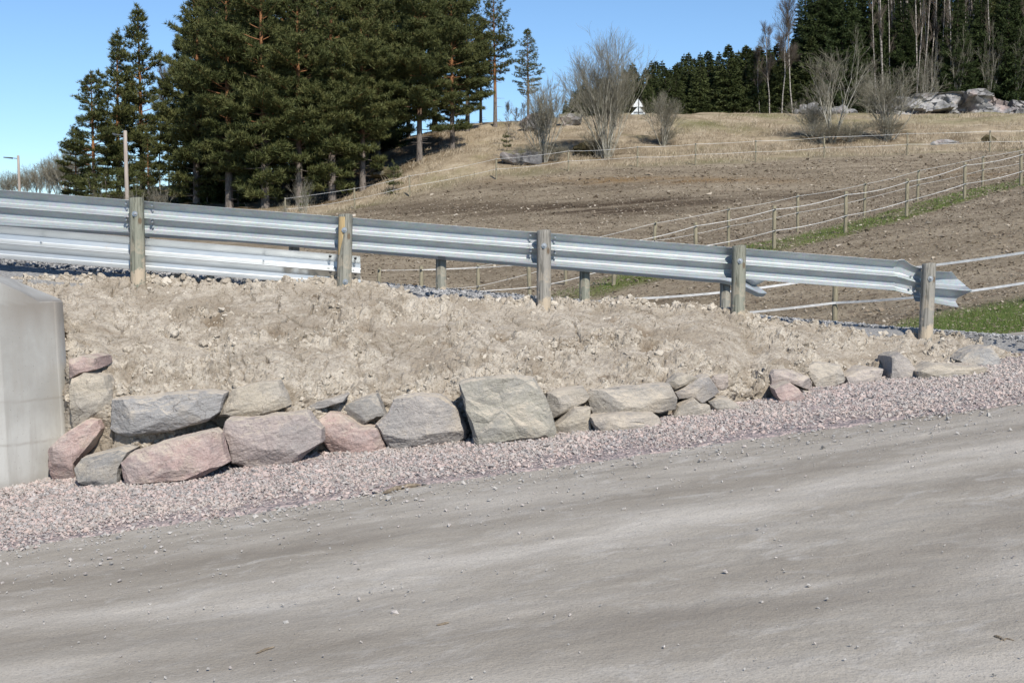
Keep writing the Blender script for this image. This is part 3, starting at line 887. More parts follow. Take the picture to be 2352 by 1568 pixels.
# land further out, on to the horizon
rad = np.array([0, 40, 90, 160, 300, 600, 1200, 2200.])
th = np.linspace(0, 2 * math.pi, 65)[:-1]
v = [[0, 0, -2.2]]
for r_ in rad[1:]:
    for a in th:
        v.append([r_ * math.sin(a), r_ * math.cos(a), -2.2 if r_ < 150 else (-2.2 + (r_ - 150) * .004)])
f = []
for k in range(64):
    f.append([0, 1 + k, 1 + (k + 1) % 64])
for j in range(len(rad) - 2):
    for k in range(64):
        a, b_ = 1 + j * 64 + k, 1 + j * 64 + (k + 1) % 64
        f += [[a, a + 64, b_ + 64], [a, b_ + 64, b_]]
me = mesh_np('land', np.array(v), np.array(f), True)
attr(me, 'grass', np.ones(len(v)))
tag(put('land', me, M['field']), 'dry grassland running on to the horizon', kind='structure')

t = NT('mossy_rock', .95, .1)
M['moss_rock'] = t.out(t.ramp(t.noise(t.pos, 1.6, 6, .7), [(.36, (.045, .038, .022)), (.52, (.105, .09, .05)), (.68, (.20, .185, .16))]), None, t.bump(t.noise(t.pos, 5, 6, .7), .8, .15))

# ================================================================ CONCRETE ABUTMENT
def abut():
    a = []
    # plan outline (front, rounded corner, side, back) with the height of the top at each point
    def g_(px, Yd): return P(px, 900, Yd)[:2]
    pts = [(*g_(-700, 9.3), 2.1), (*g_(-300, 9.75), 1.66), (*g_(0, 10.22), 1.379), (*g_(60, 10.40), 1.28), (*g_(97, 10.52), 1.205), (*g_(128, 10.62), 1.206)]
    c0 = np.array(g_(128, 10.62)); c1 = np.array(g_(149, 10.74))
    for k in range(1, 8):
        an = k / 8 * math.pi / 2
        q = np.array([c0[0] + (c1[0] - c0[0]) * math.sin(an), c0[1] + (c1[1] - c0[1]) * (1 - math.cos(an))])
        pts.append((*q, 1.206 - .001 * k))
    pts.append((c1[0], c1[1], 1.20)); e_ = g_(145, 11.5); pts.append((e_[0], e_[1], 1.19))
    pts.append((*g_(40, 11.5), 1.36)); pts.append((*g_(-300, 11.4), 1.75)); pts.append((*g_(-700, 11.3), 2.15))
    pts = np.array(pts)
    m = len(pts)
    cen = pts[:, :2].mean(0)
    rings = []
    bev = .006
    hs = np.linspace(0, 1, 34)
    for hh in hs:
        z = -.9 + (pts[:, 2] - bev + .9) * hh
        out = np.zeros((m, 2)); out[:, 0] = np.linspace(.075, 0, 34)[int(hh * 33 + .5)]   # batter on the end
        rings.append(np.column_stack([pts[:, :2] + out * (pts[:, :1] > c0[0] - .3), z]))
    ins = pts[:, :2] + (cen - pts[:, :2]) / np.linalg.norm(cen - pts[:, :2], axis=1)[:, None] * bev
    rings.append(np.column_stack([ins, pts[:, 2]]))
    v = np.concatenate(rings)
    nrg = len(rings)
    i = np.arange(nrg - 1)[:, None] * m; j = np.arange(m)[None]; jn = (j + 1) % m
    f = np.stack([i + j, i + jn, i + m + jn, i + m + j], -1).reshape(-1, 4)
    f = np.concatenate([f[:, [0, 1, 2]], f[:, [0, 2, 3]]])
    top0 = (nrg - 1) * m
    # top as a strip joining front to back
    F = [0, 1, 2, 3, 4, 5, 6, 7, 8, 9, 10, 11, 12, 13]; Bk_ = [m - 1, m - 2, m - 3, m - 3, m - 4, m - 4, m - 4, m - 4, m - 4, m - 4, m - 4, m - 4, m - 4, m - 4]
    tf = []
    for k in range(len(F) - 1):
        tf.append([top0 + F[k], top0 + F[k + 1], top0 + Bk_[k]])
        if Bk_[k] != Bk_[k + 1]:
            tf.append([top0 + F[k + 1], top0 + Bk_[k + 1], top0 + Bk_[k]])
    f = np.concatenate([f, np.array(tf)])
    return v, f
v, f = abut()
for _ in range(2):
    v, f = tri_sub(v, f)
me = mesh_np('bridge_abutment', v, f, False)
stn = np.clip((v[:, 2] - .70) / .45 + 1.2 * fbm(v * [3, 3, .6], 1.6, 4, 7), 0, 1) * sstep(-4.05, -3.8, v[:, 0]) + .6 * np.clip((v[:, 2] - 1.0) / .3, 0, 1) * (v[:, 2] < 1.19)
stn = np.maximum(stn, .7 * np.clip((-.12 - v[:, 2]) / .2 + 1.4 * fbm(v, 3, 3, 9), 0, 1))
for zj in (1.205, .42, .08):
    stn = np.maximum(stn, .55 * np.exp(-((v[:, 2] - zj) / .008) ** 2))
attr(me, 'stain', np.clip(stn, 0, 1) * .95)
tag(put('bridge_abutment', me, M['concrete']), 'pale grey concrete abutment with rounded corner and stained top', 'abutment')

# ================================================================ BOULDERS
def facet_noise(v, f, amp, seed):
    """chips planes off: flatten along random directions"""
    g = np.random.default_rng(seed)
    c_ = v.mean(0); ext = np.ptp(v, axis=0)
    for _ in range(7):
        d = g.normal(size=3); d[1] -= .6; d /= np.linalg.norm(d)
        q = (v - c_) @ d
        lim = np.quantile(q, g.uniform(.86, .97))
        over = np.clip(q - lim, 0, None)
        v = v - d * (over * .75)[:, None]
    return v

def boulder(poly, name, label, col, dY=0.0, bulge=.10, thick=.5, base=False, tilt=.10, seed=0, amp=1.0, cen=(0, .12), cuts=9):
    g = np.random.default_rng(100 + seed)
    poly = np.array(poly, float)
    bulge = bulge * .72
    cpx = poly.mean(0)
    poly = cpx + (poly - cpx) * (1.05 if not base else 1.035)
    if base:
        Yd = float(G(cpx[0], poly[:, 1].max())[1]) + dY
    else:
        Yd = float(wallY(cpx[0])) + .10 + dY
    # densify outline
    dens = []
    m0 = len(poly)
    for i in range(m0):
        a, b_ = poly[i], poly[(i + 1) % m0]
        k = max(1, int(np.linalg.norm(b_ - a) / 30))
        for q in range(k):
            dens.append(a + (b_ - a) * q / k)
    poly = np.array(dens)
    m = len(poly)
    o = P(poly[:, 0], poly[:, 1], Yd)
    c3 = o.mean(0)
    ht = np.ptp(o[:, 2]); wd = np.ptp(o[:, 0])
    # lean the face back a little so that it catches the light
    o[:, 1] += (o[:, 2] - o[:, 2].min()) * tilt
    cc = c3 + np.array([cen[0] * wd, 0, cen[1] * ht])
    def ring(sc, dy, j):
        r_ = cc + (o - cc) * (sc * (1 + g.normal(0, j, m)))[:, None] if np.ndim(sc) else cc + (o - cc) * (sc * (1 + g.normal(0, j, (m, 1))))
        r_[:, 1] = o[:, 1] + dy + g.normal(0, j * .25, m) * min(wd, .5)
        return r_
    low = np.clip((cc[2] - o[:, 2]) / (ht * .6), 0, 1)          # undersides cut in more
    s0 = .95 - .13 * low
    rings = [ring(s0 * .6, -bulge, .05), ring(s0, -bulge * .82, .03)]
    rings += [o.copy()]
    r_ = cc + (o - cc) * 1.0; r_[:, 1] = o[:, 1] + thick * .28; rings.append(r_)
    r_ = cc + (o - cc) * .72; r_[:, 1] = o[:, 1] + thick; rings.append(r_)
    v = np.concatenate(rings + [cc[None] + [[0, -bulge + (cc[2] - o[:, 2].min()) * tilt, 0]], cc[None] + [[0, thick, 0]]])
    nr_ = len(rings)
    f = []
    for i in range(nr_ - 1):
        for j in range(m):
            a, b_ = i * m + j, i * m + (j + 1) % m
            f += [[a, b_, b_ + m], [a, b_ + m, a + m]]
    for j in range(m):
        f.append([nr_ * m, (j + 1) % m, j])
        f.append([nr_ * m + 1, (nr_ - 1) * m + j, (nr_ - 1) * m + (j + 1) % m])
    f = np.array(f)
    # wind outward
    nrm = np.cross(v[f[:, 1]] - v[f[:, 0]], v[f[:, 2]] - v[f[:, 0]])
    if (nrm * (v[f].mean(1) - cc)).sum() < 0:
        f = f[:, ::-1]
    lv = 4 if wd > .45 else 3
    for _ in range(lv):
        v, f = tri_sub(v, f)
    for _ in range(cuts):
        d_ = np.array([g.normal(0, .42), -1, g.normal(.05, .42)]); d_ /= np.linalg.norm(d_)
        q_ = (v - cc) @ d_
        v = v - d_ * (np.clip(q_ - q_.max() * g.uniform(.72, .97), 0, None) * 1.0)[:, None]
    off = np.array([seed * 3.7, seed * 1.3, seed * 2.1])
    N_ = vnormals(v, f)
    sz = min(1.0, .35 + min(wd, ht))
    ph = g.uniform(-.5, .5)
    w = v @ np.array([[math.cos(ph), 0, math.sin(ph)], [0, 1, 0], [-math.sin(ph), 0, math.cos(ph)]]) * [1, 1, 2.6] + off
    strata = perlin(w, 5.0, 3)
    strata = np.round(strata * 4) / 4 * .6 + strata * .4
    d = amp * sz * (.009 * fbm(v + off, 4.0, 2, 7) + .015 * strata + .009 * np.abs(fbm(v + off, 11, 3, 5)) + .006 * fbm(v + off, 34, 3, 13))
    v = v + N_ * d[:, None]
    me = mesh_np(name, v - c3, f, False)
    ob = put(name, me, M['granite'], loc=c3)
    ob.color = (*col, 1)
    tag(ob, label, 'boulder', 'boulders along the foot of the clay bank')
    return ob

PK = (.50, .365, .335); PK2 = (.48, .36, .335); GY = (.36, .36, .365); GD = (.30, .295, .285); BE = (.47, .425, .35); BG = (.44, .405, .35); LG = (.44, .42, .40); OL = (.385, .37, .315)
ST = [
 ([(160,826),(187,818),(217,823),(221,847),(214,850),(187,858),(162,868)], PK, 0, 'small pink boulder highest beside the concrete abutment', dict(dY=.10, bulge=.10)),
 ([(164,872),(194,858),(234,867),(249,897),(257,927),(234,944),(207,960),(167,984),(164,937)], BE, 0, 'beige clay-smeared boulder against the abutment under the small pink one', dict(dY=.06)),
 ([(257,985),(261,920),(385,907),(468,902),(508,907),(498,947),(468,969),(391,987),(301,1000)], GY, 0, 'long bluish grey slab overhanging a dark hollow', dict(dY=-.04, bulge=.16, tilt=.18)),
 ([(502,954),(535,897),(589,883),(635,878),(645,897),(664,930),(612,950),(568,960),(542,957)], BE, 0, 'beige angular boulder on top of the large pink and grey block', dict(bulge=.12)),
 ([(112,1032),(147,1000),(201,964),(224,967),(231,987),(201,1034),(174,1064),(174,1107),(124,1112),(112,1071)], PK, 1, 'tall pink boulder leaning at the foot of the abutment', dict(bulge=.16, cen=(.05, .1))),
 ([(171,1077),(187,1054),(234,1041),(278,1030),(298,1036),(278,1071),(278,1111),(254,1121),(217,1122),(181,1107)], GD, 1, 'rounded dark grey boulder between two pink ones', dict(bulge=.16, dY=-.05)),
 ([(278,1064),(301,1044),(368,1020),(485,992),(498,1000),(508,1041),(517,1064),(478,1084),(431,1107),(368,1116),(294,1116)], PK2, 1, 'broad pink boulder under the overhanging bluish slab', dict(bulge=.15, tilt=.16)),
 ([(515,987),(522,967),(568,964),(699,950),(734,987),(734,1017),(669,1067),(635,1077),(615,1082),(575,1074),(535,1062)], (.42,.36,.345), 1, 'large block, pink on its edges and grey in the middle', dict(bulge=.15, cen=(-.05, .15))),
 ([(695,941),(729,923),(785,911),(797,907),(788,922),(745,936)], LG, 0, 'thin pale slab lying tilted over a black gap', dict(dY=-.02, bulge=.05, thick=.35, amp=.5)),
 ([(780,936),(811,922),(862,908),(884,953),(865,956),(839,973),(831,976),(797,953)], GD, 0, 'dark grey wedge boulder perched above the rosy boulder', dict(bulge=.10)),
 ([(736,963),(757,949),(777,951),(825,982),(865,984),(882,1021),(879,1038),(839,1043),(791,1052),(766,1043),(743,1013)], PK, 1, 'rosy boulder with sloping shoulder beneath the dark wedge', dict(bulge=.13)),
 ([(866,975),(893,951),(907,919),(955,908),(1009,912),(1043,936),(1068,984),(1066,1002),(1026,1027),(975,1027),(952,1031),(907,1037),(884,1010)], (.43,.405,.385), 1, 'large greyish boulder left of the tall upright slab', dict(bulge=.17, cen=(.05, .2))),
 ([(1026,1027),(1040,999),(1063,986),(1072,1002),(1043,1024)], (.27,.26,.25), 1, 'small dark boulder wedged at the foot of the tall slab', dict(bulge=.08, thick=.3, dY=-.06)),
 ([(1056,885),(1080,877),(1167,870),(1224,874),(1247,908),(1264,951),(1274,990),(1269,1006),(1145,1020),(1094,1026),(1090,1002),(1071,942)], OL, 1, 'tall upright olive grey slab, the biggest stone of the row', dict(bulge=.10, tilt=.22, amp=.9, cen=(0, .05), cuts=3)),
 ([(1255,934),(1258,903),(1289,897),(1337,891),(1351,911),(1346,922),(1295,951),(1267,960)], BG, 0, 'pale beige boulder tilted against the tall upright slab', dict(bulge=.10)),
 ([(1275,979),(1292,965),(1320,941),(1354,939),(1359,1000),(1320,1006),(1275,1004)], BE, 1, 'squarish tan boulder in the gravel beside the tall slab', dict(bulge=.08)),
 ([(1354,907),(1363,898),(1432,893),(1537,886),(1551,916),(1547,939),(1514,947),(1467,948),(1386,953),(1368,952),(1360,939)], BG, 0, 'long layered slab on top of a lower slab', dict(bulge=.14, tilt=.3)),
 ([(1360,960),(1432,954),(1502,953),(1514,962),(1517,974),(1504,988),(1472,992),(1377,998),(1363,974)], (.44,.40,.35), 1, 'low slab lying in the gravel under the long layered slab', dict(bulge=.10, tilt=.3)),
 ([(1534,879),(1555,863),(1571,860),(1599,867),(1590,878),(1551,894)], BE, 0, 'small lens shaped beige stone above the dark wedge slab', dict(bulge=.07, thick=.3)),
 ([(1548,900),(1590,877),(1606,867),(1627,865),(1652,902),(1611,925),(1595,915),(1553,917)], (.32,.30,.29), 0, 'dark streaked wedge slab jutting out over a black hollow', dict(bulge=.13, tilt=.2, dY=-.06)),
 ([(1628,878),(1640,864),(1671,860),(1673,888),(1655,899)], (.46,.40,.36), 0, 'pinkish beige stone sunk in clay behind the dark wedge slab', dict(bulge=.05, thick=.3, dY=.12)),
 ([(1541,967),(1560,934),(1594,916),(1611,930),(1629,932),(1632,950),(1583,960)], BG, 1, 'low beige stone in the gravel below the dark wedge slab', dict(bulge=.08)),
 ([(1629,923),(1650,916),(1675,916),(1699,934),(1694,948),(1650,954)], BG, 1, 'low brownish grey stone beside a clay-filled gap', dict(bulge=.10)),
 ([(1769,860),(1778,851),(1811,850),(1851,863),(1865,879),(1863,893),(1845,891),(1814,878),(1772,885)], (.48,.415,.385), 0, 'pale pinkish slab roofing a small dark cave', dict(bulge=.12, tilt=.3, dY=-.04)),
 ([(1851,846),(1873,835),(1932,840),(1942,871),(1937,879),(1890,893),(1867,895),(1862,877)], (.49,.45,.385), 0, 'broad beige boulder half covered with clay, dark line beneath', dict(bulge=.12, tilt=.3)),
 ([(1778,893),(1813,878),(1834,893),(1848,913),(1845,925),(1797,933),(1783,910)], PK2, 1, 'pink pointed boulder in front of the small dark cave', dict(bulge=.10, thick=.35)),
 ([(1837,893),(1862,900),(1871,914),(1851,916)], LG, 1, 'small grey stone at the side of the pink pointed boulder', dict(bulge=.05, thick=.2)),
 ([(1942,865),(1974,851),(2002,846),(2030,849),(2021,879),(1988,892),(1946,890)], (.48,.43,.40), 1, 'pale pinkish slab leaning left of the triangular stone', dict(bulge=.09, tilt=.35)),
 ([(2041,868),(2049,821),(2066,811),(2086,823),(2114,868),(2091,873),(2077,881),(2042,881)], (.42,.385,.355), 1, 'triangular upright grey stone', dict(bulge=.12, tilt=.15)),
 ([(2111,854),(2153,837),(2175,840),(2268,846),(2262,856),(2192,870),(2153,878),(2125,878),(2114,868)], BE, 1, 'long low beige slab right of the triangular stone', dict(bulge=.09, tilt=.35)),
 ([(2206,828),(2226,812),(2276,795),(2287,812),(2301,840),(2282,853),(2242,850),(2226,846)], (.38,.38,.375), 1, 'grey boulder ending the row at the right of the bank', dict(bulge=.14, tilt=.2)),
 ([(2190,838),(2224,834),(2226,843),(2196,846)], (.37,.32,.285), 0, 'small flat reddish stone tucked beside the last grey boulder', dict(bulge=.05, thick=.2, dY=-.12)),
 ([(662,1072),(690,1054),(724,1054),(735,1064),(700,1077)], (.40,.35,.30), 1, 'half buried low beige stone between large block and rosy boulder', dict(bulge=.06, thick=.3, dY=.1)),
]
for k, (poly, col, isb, lab, kw) in enumerate(ST):
    boulder(poly, 'boulder', lab, col, base=bool(isb), seed=k, **kw)

# ================================================================ GUARDRAILS
def fillet(p, r=.014, k=5, sup=.006):
    """polyline with rounded bends and support points so that the flats shade flat"""
    p = [np.array(q, float) for q in p]
    out = [p[0]]
    for a, b_, c in zip(p[:-2], p[1:-1], p[2:]):
        u = (a - b_) / np.linalg.norm(a - b_); w = (c - b_) / np.linalg.norm(c - b_)
        half = math.acos(max(-1, min(1, u @ w))) / 2
        d = min(r / math.tan(half), .42 * min(np.linalg.norm(a - b_), np.linalg.norm(c - b_)))
        p0, p1 = b_ + u * d, b_ + w * d
        out.append(p0 + u * min(sup, d * .3))
        for q in np.linspace(0, 1, k):
            out.append((1 - q) ** 2 * p0 + 2 * q * (1 - q) * b_ + q * q * p1)
        out.append(p1 + w * min(sup, d * .3))
    out.append(p[-1])
    return np.array(out)
WPROF = fillet([(.0, .312), (.086, .248), (.086, .186), (.012, .152), (.012, .146), (.086, .090), (.086, .042), (.035, 0)])
def shell(prof, th=.0035):
    d = np.gradient(prof, axis=0); d /= np.linalg.norm(d, axis=1)[:, None]
    nn = np.stack([-d[:, 1], d[:, 0]], -1)
    return np.concatenate([prof + nn * th / 2, (prof - nn * th / 2)[::-1]])
LOOP = shell(WPROF)
def sweep(stations, fn):
    """fn(i, loop)->world points of the closed loop at station i"""
    rows_ = np.array([fn(q) for q in stations])
    n_, m_ = rows_.shape[:2]
    i = np.arange(n_ - 1)[:, None] * m_; j = np.arange(m_)[None]; jn = (j + 1) % m_
    f = np.stack([i + j, i + jn, i + m_ + jn, i + m_ + j], -1).reshape(-1, 4)
    h = m_ // 2
    caps = []
    for e in (0, (n_ - 1) * m_):
        for k in range(h - 1):
            caps.append([e + k, e + k + 1, e + m_ - 2 - k, e + m_ - 1 - k])
    return rows_.reshape(-1, 3), np.concatenate([f, np.array(caps)])
def beam_mesh(name, s0, s1, zbot, t0, side=1, tilt=0.0, step=.25):
    st_ = np.linspace(s0, s1, max(2, int(abs(s1 - s0) / step) + 1))
    def fn(s):
        a, b_ = LOOP[:, 0], LOOP[:, 1]
        ca, sa = math.cos(tilt), math.sin(tilt)
        a2 = a * ca + (b_ - .15) * sa; b2 = -a * sa + (b_ - .15) * ca + .15
        return rail(s, t0 + side * a2, zbot(s) + b2)
    v, f = sweep(st_, fn)
    me = mesh_np(name, v, f, True)
    return me
def sharp(me, ang=40):
    me.set_sharp_from_angle(angle=R(ang))
def bolt_mb(p, nrm, r_=.016, l=.03, washer=0.0):
    b = MB(); p = np.asarray(p, float); nrm = np.asarray(nrm, float)
    if washer:
        b.tube([p, p + nrm * .004], washer, 10)
    b.tube([p, p + nrm * l * .55, p + nrm * l * .56, p + nrm * l], [r_, r_, r_ * .62, r_ * .55], 6)
    return b
FRONT = np.array([-RN[0], -RN[1], 0]); FRONT /= np.linalg.norm(FRONT)
def wood_post(parent, s, tt, zb, zt, rad, green, lean=0.0, seed=0, peel=False):
    base = rail(s, tt, zb)
    g = np.random.default_rng(seed + 5)
    k, m = 26, 28
    hh = zt - zb + .3
    rows_ = []
    for i in range(m):
        q = i / (m - 1)
        z = -.3 + hh * q
        a = np.arange(k) * 2 * math.pi / k
        rr = rad * (1.02 - .05 * q) * (1 + .02 * np.sin(a * 3 + seed) + .012 * g.normal(size=k) * (1 if i % 3 else .4))
        if peel and z > .34:
            rr = rr * (1 - .09 * np.exp(-((a - (1.5 * math.pi - .55)) / .5) ** 2))
        z_ = np.full(k, z)
        if i == m - 1:
            z_ = z_ + .006 * np.cos(a + 1)
        rows_.append(np.stack([np.cos(a) * rr + lean * z, np.sin(a) * rr, z_], -1))
    for sc, dz in ((.93, .004), (.6, .007), (.05, .008)):
        r_ = rows_[m - 1].copy(); c_ = r_.mean(0); r_[:, :2] = c_[:2] + (r_[:, :2] - c_[:2]) * sc; r_[:, 2] += dz; rows_.append(r_)
    v = np.concatenate(rows_); mm = len(rows_)
    i = np.arange(mm - 1)[:, None] * k; j = np.arange(k)[None]; jn = (j + 1) % k
    f = np.stack([i + j, i + jn, i + k + jn, i + k + j], -1).reshape(-1, 4)
    me = mesh_np('post', v, f, True); sharp(me, 50)
    o = put('post', me, M['post'], parent, base)
    o.color = (green, green, green, 1)
    return o, base

# near guardrail, seen from behind: posts in front of the beam
zt_n = lambda s: 2.112 - .0765 * s
gr = thing('guardrail', 'near steel guardrail on five wooden posts along the clay bank', 'guardrail')
TN = .078
zb_n = lambda s: zt_n(s) - .318
for s0, s1, off in ((-8.2, -4.0, 0), (-4.15, .14, .0), (-.16, 4.14, .004), (3.86, 7.72, .0)):
    me = beam_mesh('beam', s0, s1, lambda s, o=off: zb_n(s) - o * .3, TN + off, 1); sharp(me)
    put('beam', me, M['steel'], gr)
pz = [(-8, .3, 0), (-6, .6, 0), (-4, .5, 0), (-2, .4, 0), (0, .9, .0), (2, .45, .028), (4, .05, .0), (6, .8, .01), (8.0, .12, .028)]
for k, (s, green, lean) in enumerate(pz):
    zb = zup(s, 0.0)
    zt = zt_n(s) + .012 - (.03 if s == 8 else 0)
    po, base = wood_post(gr, s, 0, zb, zt, .073, green, 0.0, k, peel=(s == 2))
    po.rotation_euler = (0, lean, 0)
    b = bolt_mb([0, 0, 0], (0, -1, 0), .015, .035, .028)
    o = put('bolt', b.mesh('bolt'), M['bolt'], po, (-.0 if s else .0, -.071, zt - zb - .15))
    if s == 2:
        o = put('bolt', b.mesh('bolt'), M['bolt'], po, (.02, -.070, .10))
        # strip where the bark has been torn off, showing yellow wood
        a = np.linspace(1.5 * math.pi - 1.05, 1.5 * math.pi + .05, 7)
        rows_ = []
        for q, z in enumerate(np.linspace(.36, zt - zb - .02, 12)):
            w_ = np.interp(q, [0, 4, 8, 11], [.25, .7, 1, 1])
            aa = a[0] + (a - a[0]) * w_
            rows_.append(np.stack([np.cos(aa) * .0705, np.sin(aa) * .0705, np.full(7, z)], -1))
        mp = mesh_np('peeled_strip', np.array(rows_), grid_faces(12, 7), True)
        put('peeled_strip', mp, M['bare_wood'], po)
# splice bolts left and right of posts one and three
for sc_ in (0, 4):
    for ds in (-.125, .125):
        for zz_, y_ in ((.277, .045), (.225, .083), (.146, .006), (.116, .044), (.064, .083)):
            s = sc_ + ds
            b = bolt_mb(rail(s, TN + y_ - .003, zb_n(s) + zz_), FRONT, .012, .03 if zz_ < .2 else .016)
            put('bolt', b.mesh('bolt'), M['bolt'], gr)
# terminal: the beam end is crimped, then a fish-tail wing bends down
def wing(name, s0, length, drop, t0, side, zbot, open_, bend, tipu, tipl, notch):
    n_ = 22
    h = len(WPROF)
    def fn(q):
        a, b_ = LOOP[:, 0].copy(), LOOP[:, 1].copy()
        e = q ** 1.2
        hu = np.exp(-((b_ - .225) / .055) ** 2); hl = np.exp(-((b_ - .05) / .05) ** 2); mid = np.exp(-((b_ - .14) / .035) ** 2)
        ext = np.interp(b_, [e_[0] for e_ in tipu], [e_[1] for e_ in tipu]) * q + length * (1 - q)
        hgt = 1 + open_ * e
        ang = .42 * (1 - b_ / .312) * 0
        a2 = a * (1 + .35 * math.sin(q * math.pi))
        s = s0 + q * ext
        z = zbot(s0) + (b_ - .16) * hgt + .16 - drop * (1 - math.cos(min(1, q * 1.15) * math.pi / 2)) - .10 * q * length * hu * 0
        return rail(s, t0 + side * a2 + bend * q ** 1.7, z)
    v, f = sweep(np.linspace(0, 1, n_), fn)
    me = mesh_np(name, v, f, True); sharp(me, 45)
    return me
# crimped stub
def stub(q):
    a, b_ = LOOP[:, 0].copy(), LOOP[:, 1].copy()
    k = math.sin(min(1, q) * math.pi)
    s = 7.68 + .30 * q
    flat = 1 - .35 * sstep(.0, .6, np.array(q))
    z = zb_n(7.68) + (b_ - .15) * (1 - .05 * q) + .15 - .075 * q ** 1.1 + .035 * math.exp(-((q - .35) / .2) ** 2) * (b_ / .312) ** 3
    return rail(s, TN + .006 + a * float(flat) + .012 * k, z)
v, f = sweep(np.linspace(0, 1, 12), stub)
me = mesh_np('beam', v, f, True); sharp(me, 45)
put('beam', me, M['steel'], gr)
put('end_wing', wing('end_wing', 7.93, .50, .035, TN + .004, 1, lambda s: zb_n(7.68) - .115, .20, .10, [(0, .52), (.07, .50), (.135, .66), (.2, .60), (.25, .52), (.312, .42)], 0, 0), M['steel'], gr)
for ds, zz_, y_ in ((-.12, .20, .06), (-.125, .085, .05), (-.09, .04, .02), (.11, .25, .05), (.13, .19, .06)):
    s = 8 + ds
    b = bolt_mb(rail(s, TN + y_ - .01, zb_n(7.7) - .05 + zz_), FRONT, .013, .02)
    put('bolt', b.mesh('bolt'), M['bolt'], gr)

# lower, shinier rail bolted to the first two posts
lr = thing('underrun_rail', 'shiny lower steel rail under the guardrail, ending with open bolt holes', 'guardrail')
me = beam_mesh('beam', -8.2, 2.16, lambda s: 1.757 - .0845 * s - .325, .088, 1, tilt=.05); sharp(me)
put('beam', me, M['steel_new'], lr)
for s, zz_, y_ in ((1.86, .285, .03), (2.11, .285, .03), (1.86, .13, .03), (2.11, .13, .03)):
    b = MB(); p0 = rail(s, .088 + y_, 1.757 - .0845 * s - .325 + zz_)
    b.tube([p0 - FRONT * .002, p0 + FRONT * .006], .014, 10)
    put('bolt_hole', b.mesh('bolt_hole'), M['black'], lr)
for s, zz_, y_ in ((1.85, .225, .078), (2.10, .225, .078), (1.2, .187, .055), (-.95, .187, .055), (-.1, .2, .07)):
    p0 = rail(s, .088 + y_, 1.757 - .0845 * s - .325 + zz_)
    put('bolt', bolt_mb(p0, FRONT, .012, .015).mesh('bolt'), M['bolt'], lr)

# far guardrail, its front towards us
fr = thing('guardrail', 'far steel guardrail across the upper road, its bent end past the fourth near post', 'guardrail')
zbf = lambda s: float(np.interp(s, [-9, -2.13, .49, 3.7, 7, 9], [2.26, 1.89, 1.735, 1.46, 1.18, 1.0]))
for s0, s1 in ((-8.9, -4.8), (-4.9, -.78), (-.88, 3.22), (3.12, 6.95)):
    me = beam_mesh('beam', s0, s1, zbf, 4.83, -1); sharp(me)
    put('beam', me, M['steel'], fr)
for k in range(-6, 3):
    s = 3.17 + 2 * k
    wood_post(fr, s, 4.96, zbf(s) - .46, zbf(s) + .33, .073, [.6, .9, .4][k % 3], 0, 30 + k)
for ds in (-.13, -.06, .06, .13):
    put('bolt', bolt_mb(rail(3.17 + ds, 4.83 - .083, zbf(3.17) + .08 - .0 * ds), FRONT, .012, .012).mesh('bolt'), M['bolt'], fr)
put('end_wing', wing('end_wing', 6.93, .78, .20, 4.83, -1, zbf, .05, .20, [(0, .80), (.05, .84), (.15, .70), (.25, .86), (.312, .78)], 0, 0), M['steel'], fr)

# ================================================================ PADDOCK FENCES
def fence(name, label, pts, hgt, rad, tapes, tw, th, seedn, sag=.05, rope=False, wood='fence_wood'):
    root = thing(name, label, 'fence')
    g = np.random.default_rng(seedn)
    tops = []
    for (a, b_, c_) in pts:
        w = P(a, b_, c_)
        z = float(zfield(w[0], w[1]))
        lean = g.normal(0, .02, 2)
        hh = hgt * g.uniform(.96, 1.04)
        b = MB()
        b.tube([[0, 0, -.3], [lean[0] * .5, lean[1] * .5, hh * .5], [lean[0], lean[1], hh - .01], [lean[0], lean[1], hh]], [rad, rad, rad * .97, rad * .8], 9, 'moss_rock')
        me = b.mesh('post', True); sharp(me, 50)
        po = put('post', me, M[wood], root, (w[0], w[1], z))
        for tp in tapes:
            ib = MB().box([lean[0] * tp / hgt, lean[1] * tp / hgt - rad - .012, tp * hh / hgt], (.035, .035, .05))
            put('insulator', ib.mesh('insulator'), M['black'], po)
        tops.append((np.array([w[0], w[1] - rad - .03, z]), hh / hgt))
    for tp in tapes:
        b = MB()
        for (p0, h0), (p1, h1) in zip(tops[:-1], tops[1:]):
            a0 = p0 + [0, 0, tp * h0]; a1 = p1 + [0, 0, tp * h1]
            n_ = 14
            sg = sag * g.uniform(.3, 1.5)
            tw0 = g.uniform(-.5, .5)
            rows_ = []
            hd = np.array([-(a1 - a0)[1], (a1 - a0)[0], 0]); hd /= np.linalg.norm(hd)
            for i in range(n_ + 1):
                q = i / n_
                c_ = a0 + (a1 - a0) * q - np.array([0, 0, sg * 4 * q * (1 - q)])
                an = tw0 * math.sin(q * math.pi * 2) if not rope else 0
                dz = (hd * math.sin(an) + np.array([0, 0, math.cos(an)])) * tw / 2
                dy = (hd * math.cos(an) - np.array([0, 0, math.sin(an)])) * th / 2
                rows_.append([c_ + dz + dy, c_ + dz - dy, c_ - dz - dy, c_ - dz + dy])
            rows_ = np.array(rows_)
            m_ = 4
            i = np.arange(n_)[:, None] * m_; j = np.arange(m_)[None]; jn = (j + 1) % m_
            b.add(rows_.reshape(-1, 3), np.stack([i + j, i + jn, i + m_ + jn, i + m_ + j], -1).reshape(-1, 4))
        put('tape', b.mesh('tape'), M['tape'], root)
    return root
fence('paddock_fence', 'farthest white tape fence along the top of the brown field', FA, 1.18, .05, (1.12, .56), .012, .005, 1, .05)
fence('paddock_fence', 'front fence of the grassy lane crossing the field, white tape on round posts', FF, 1.2, .055, (1.1, .50), .014, .006, 2, .05)
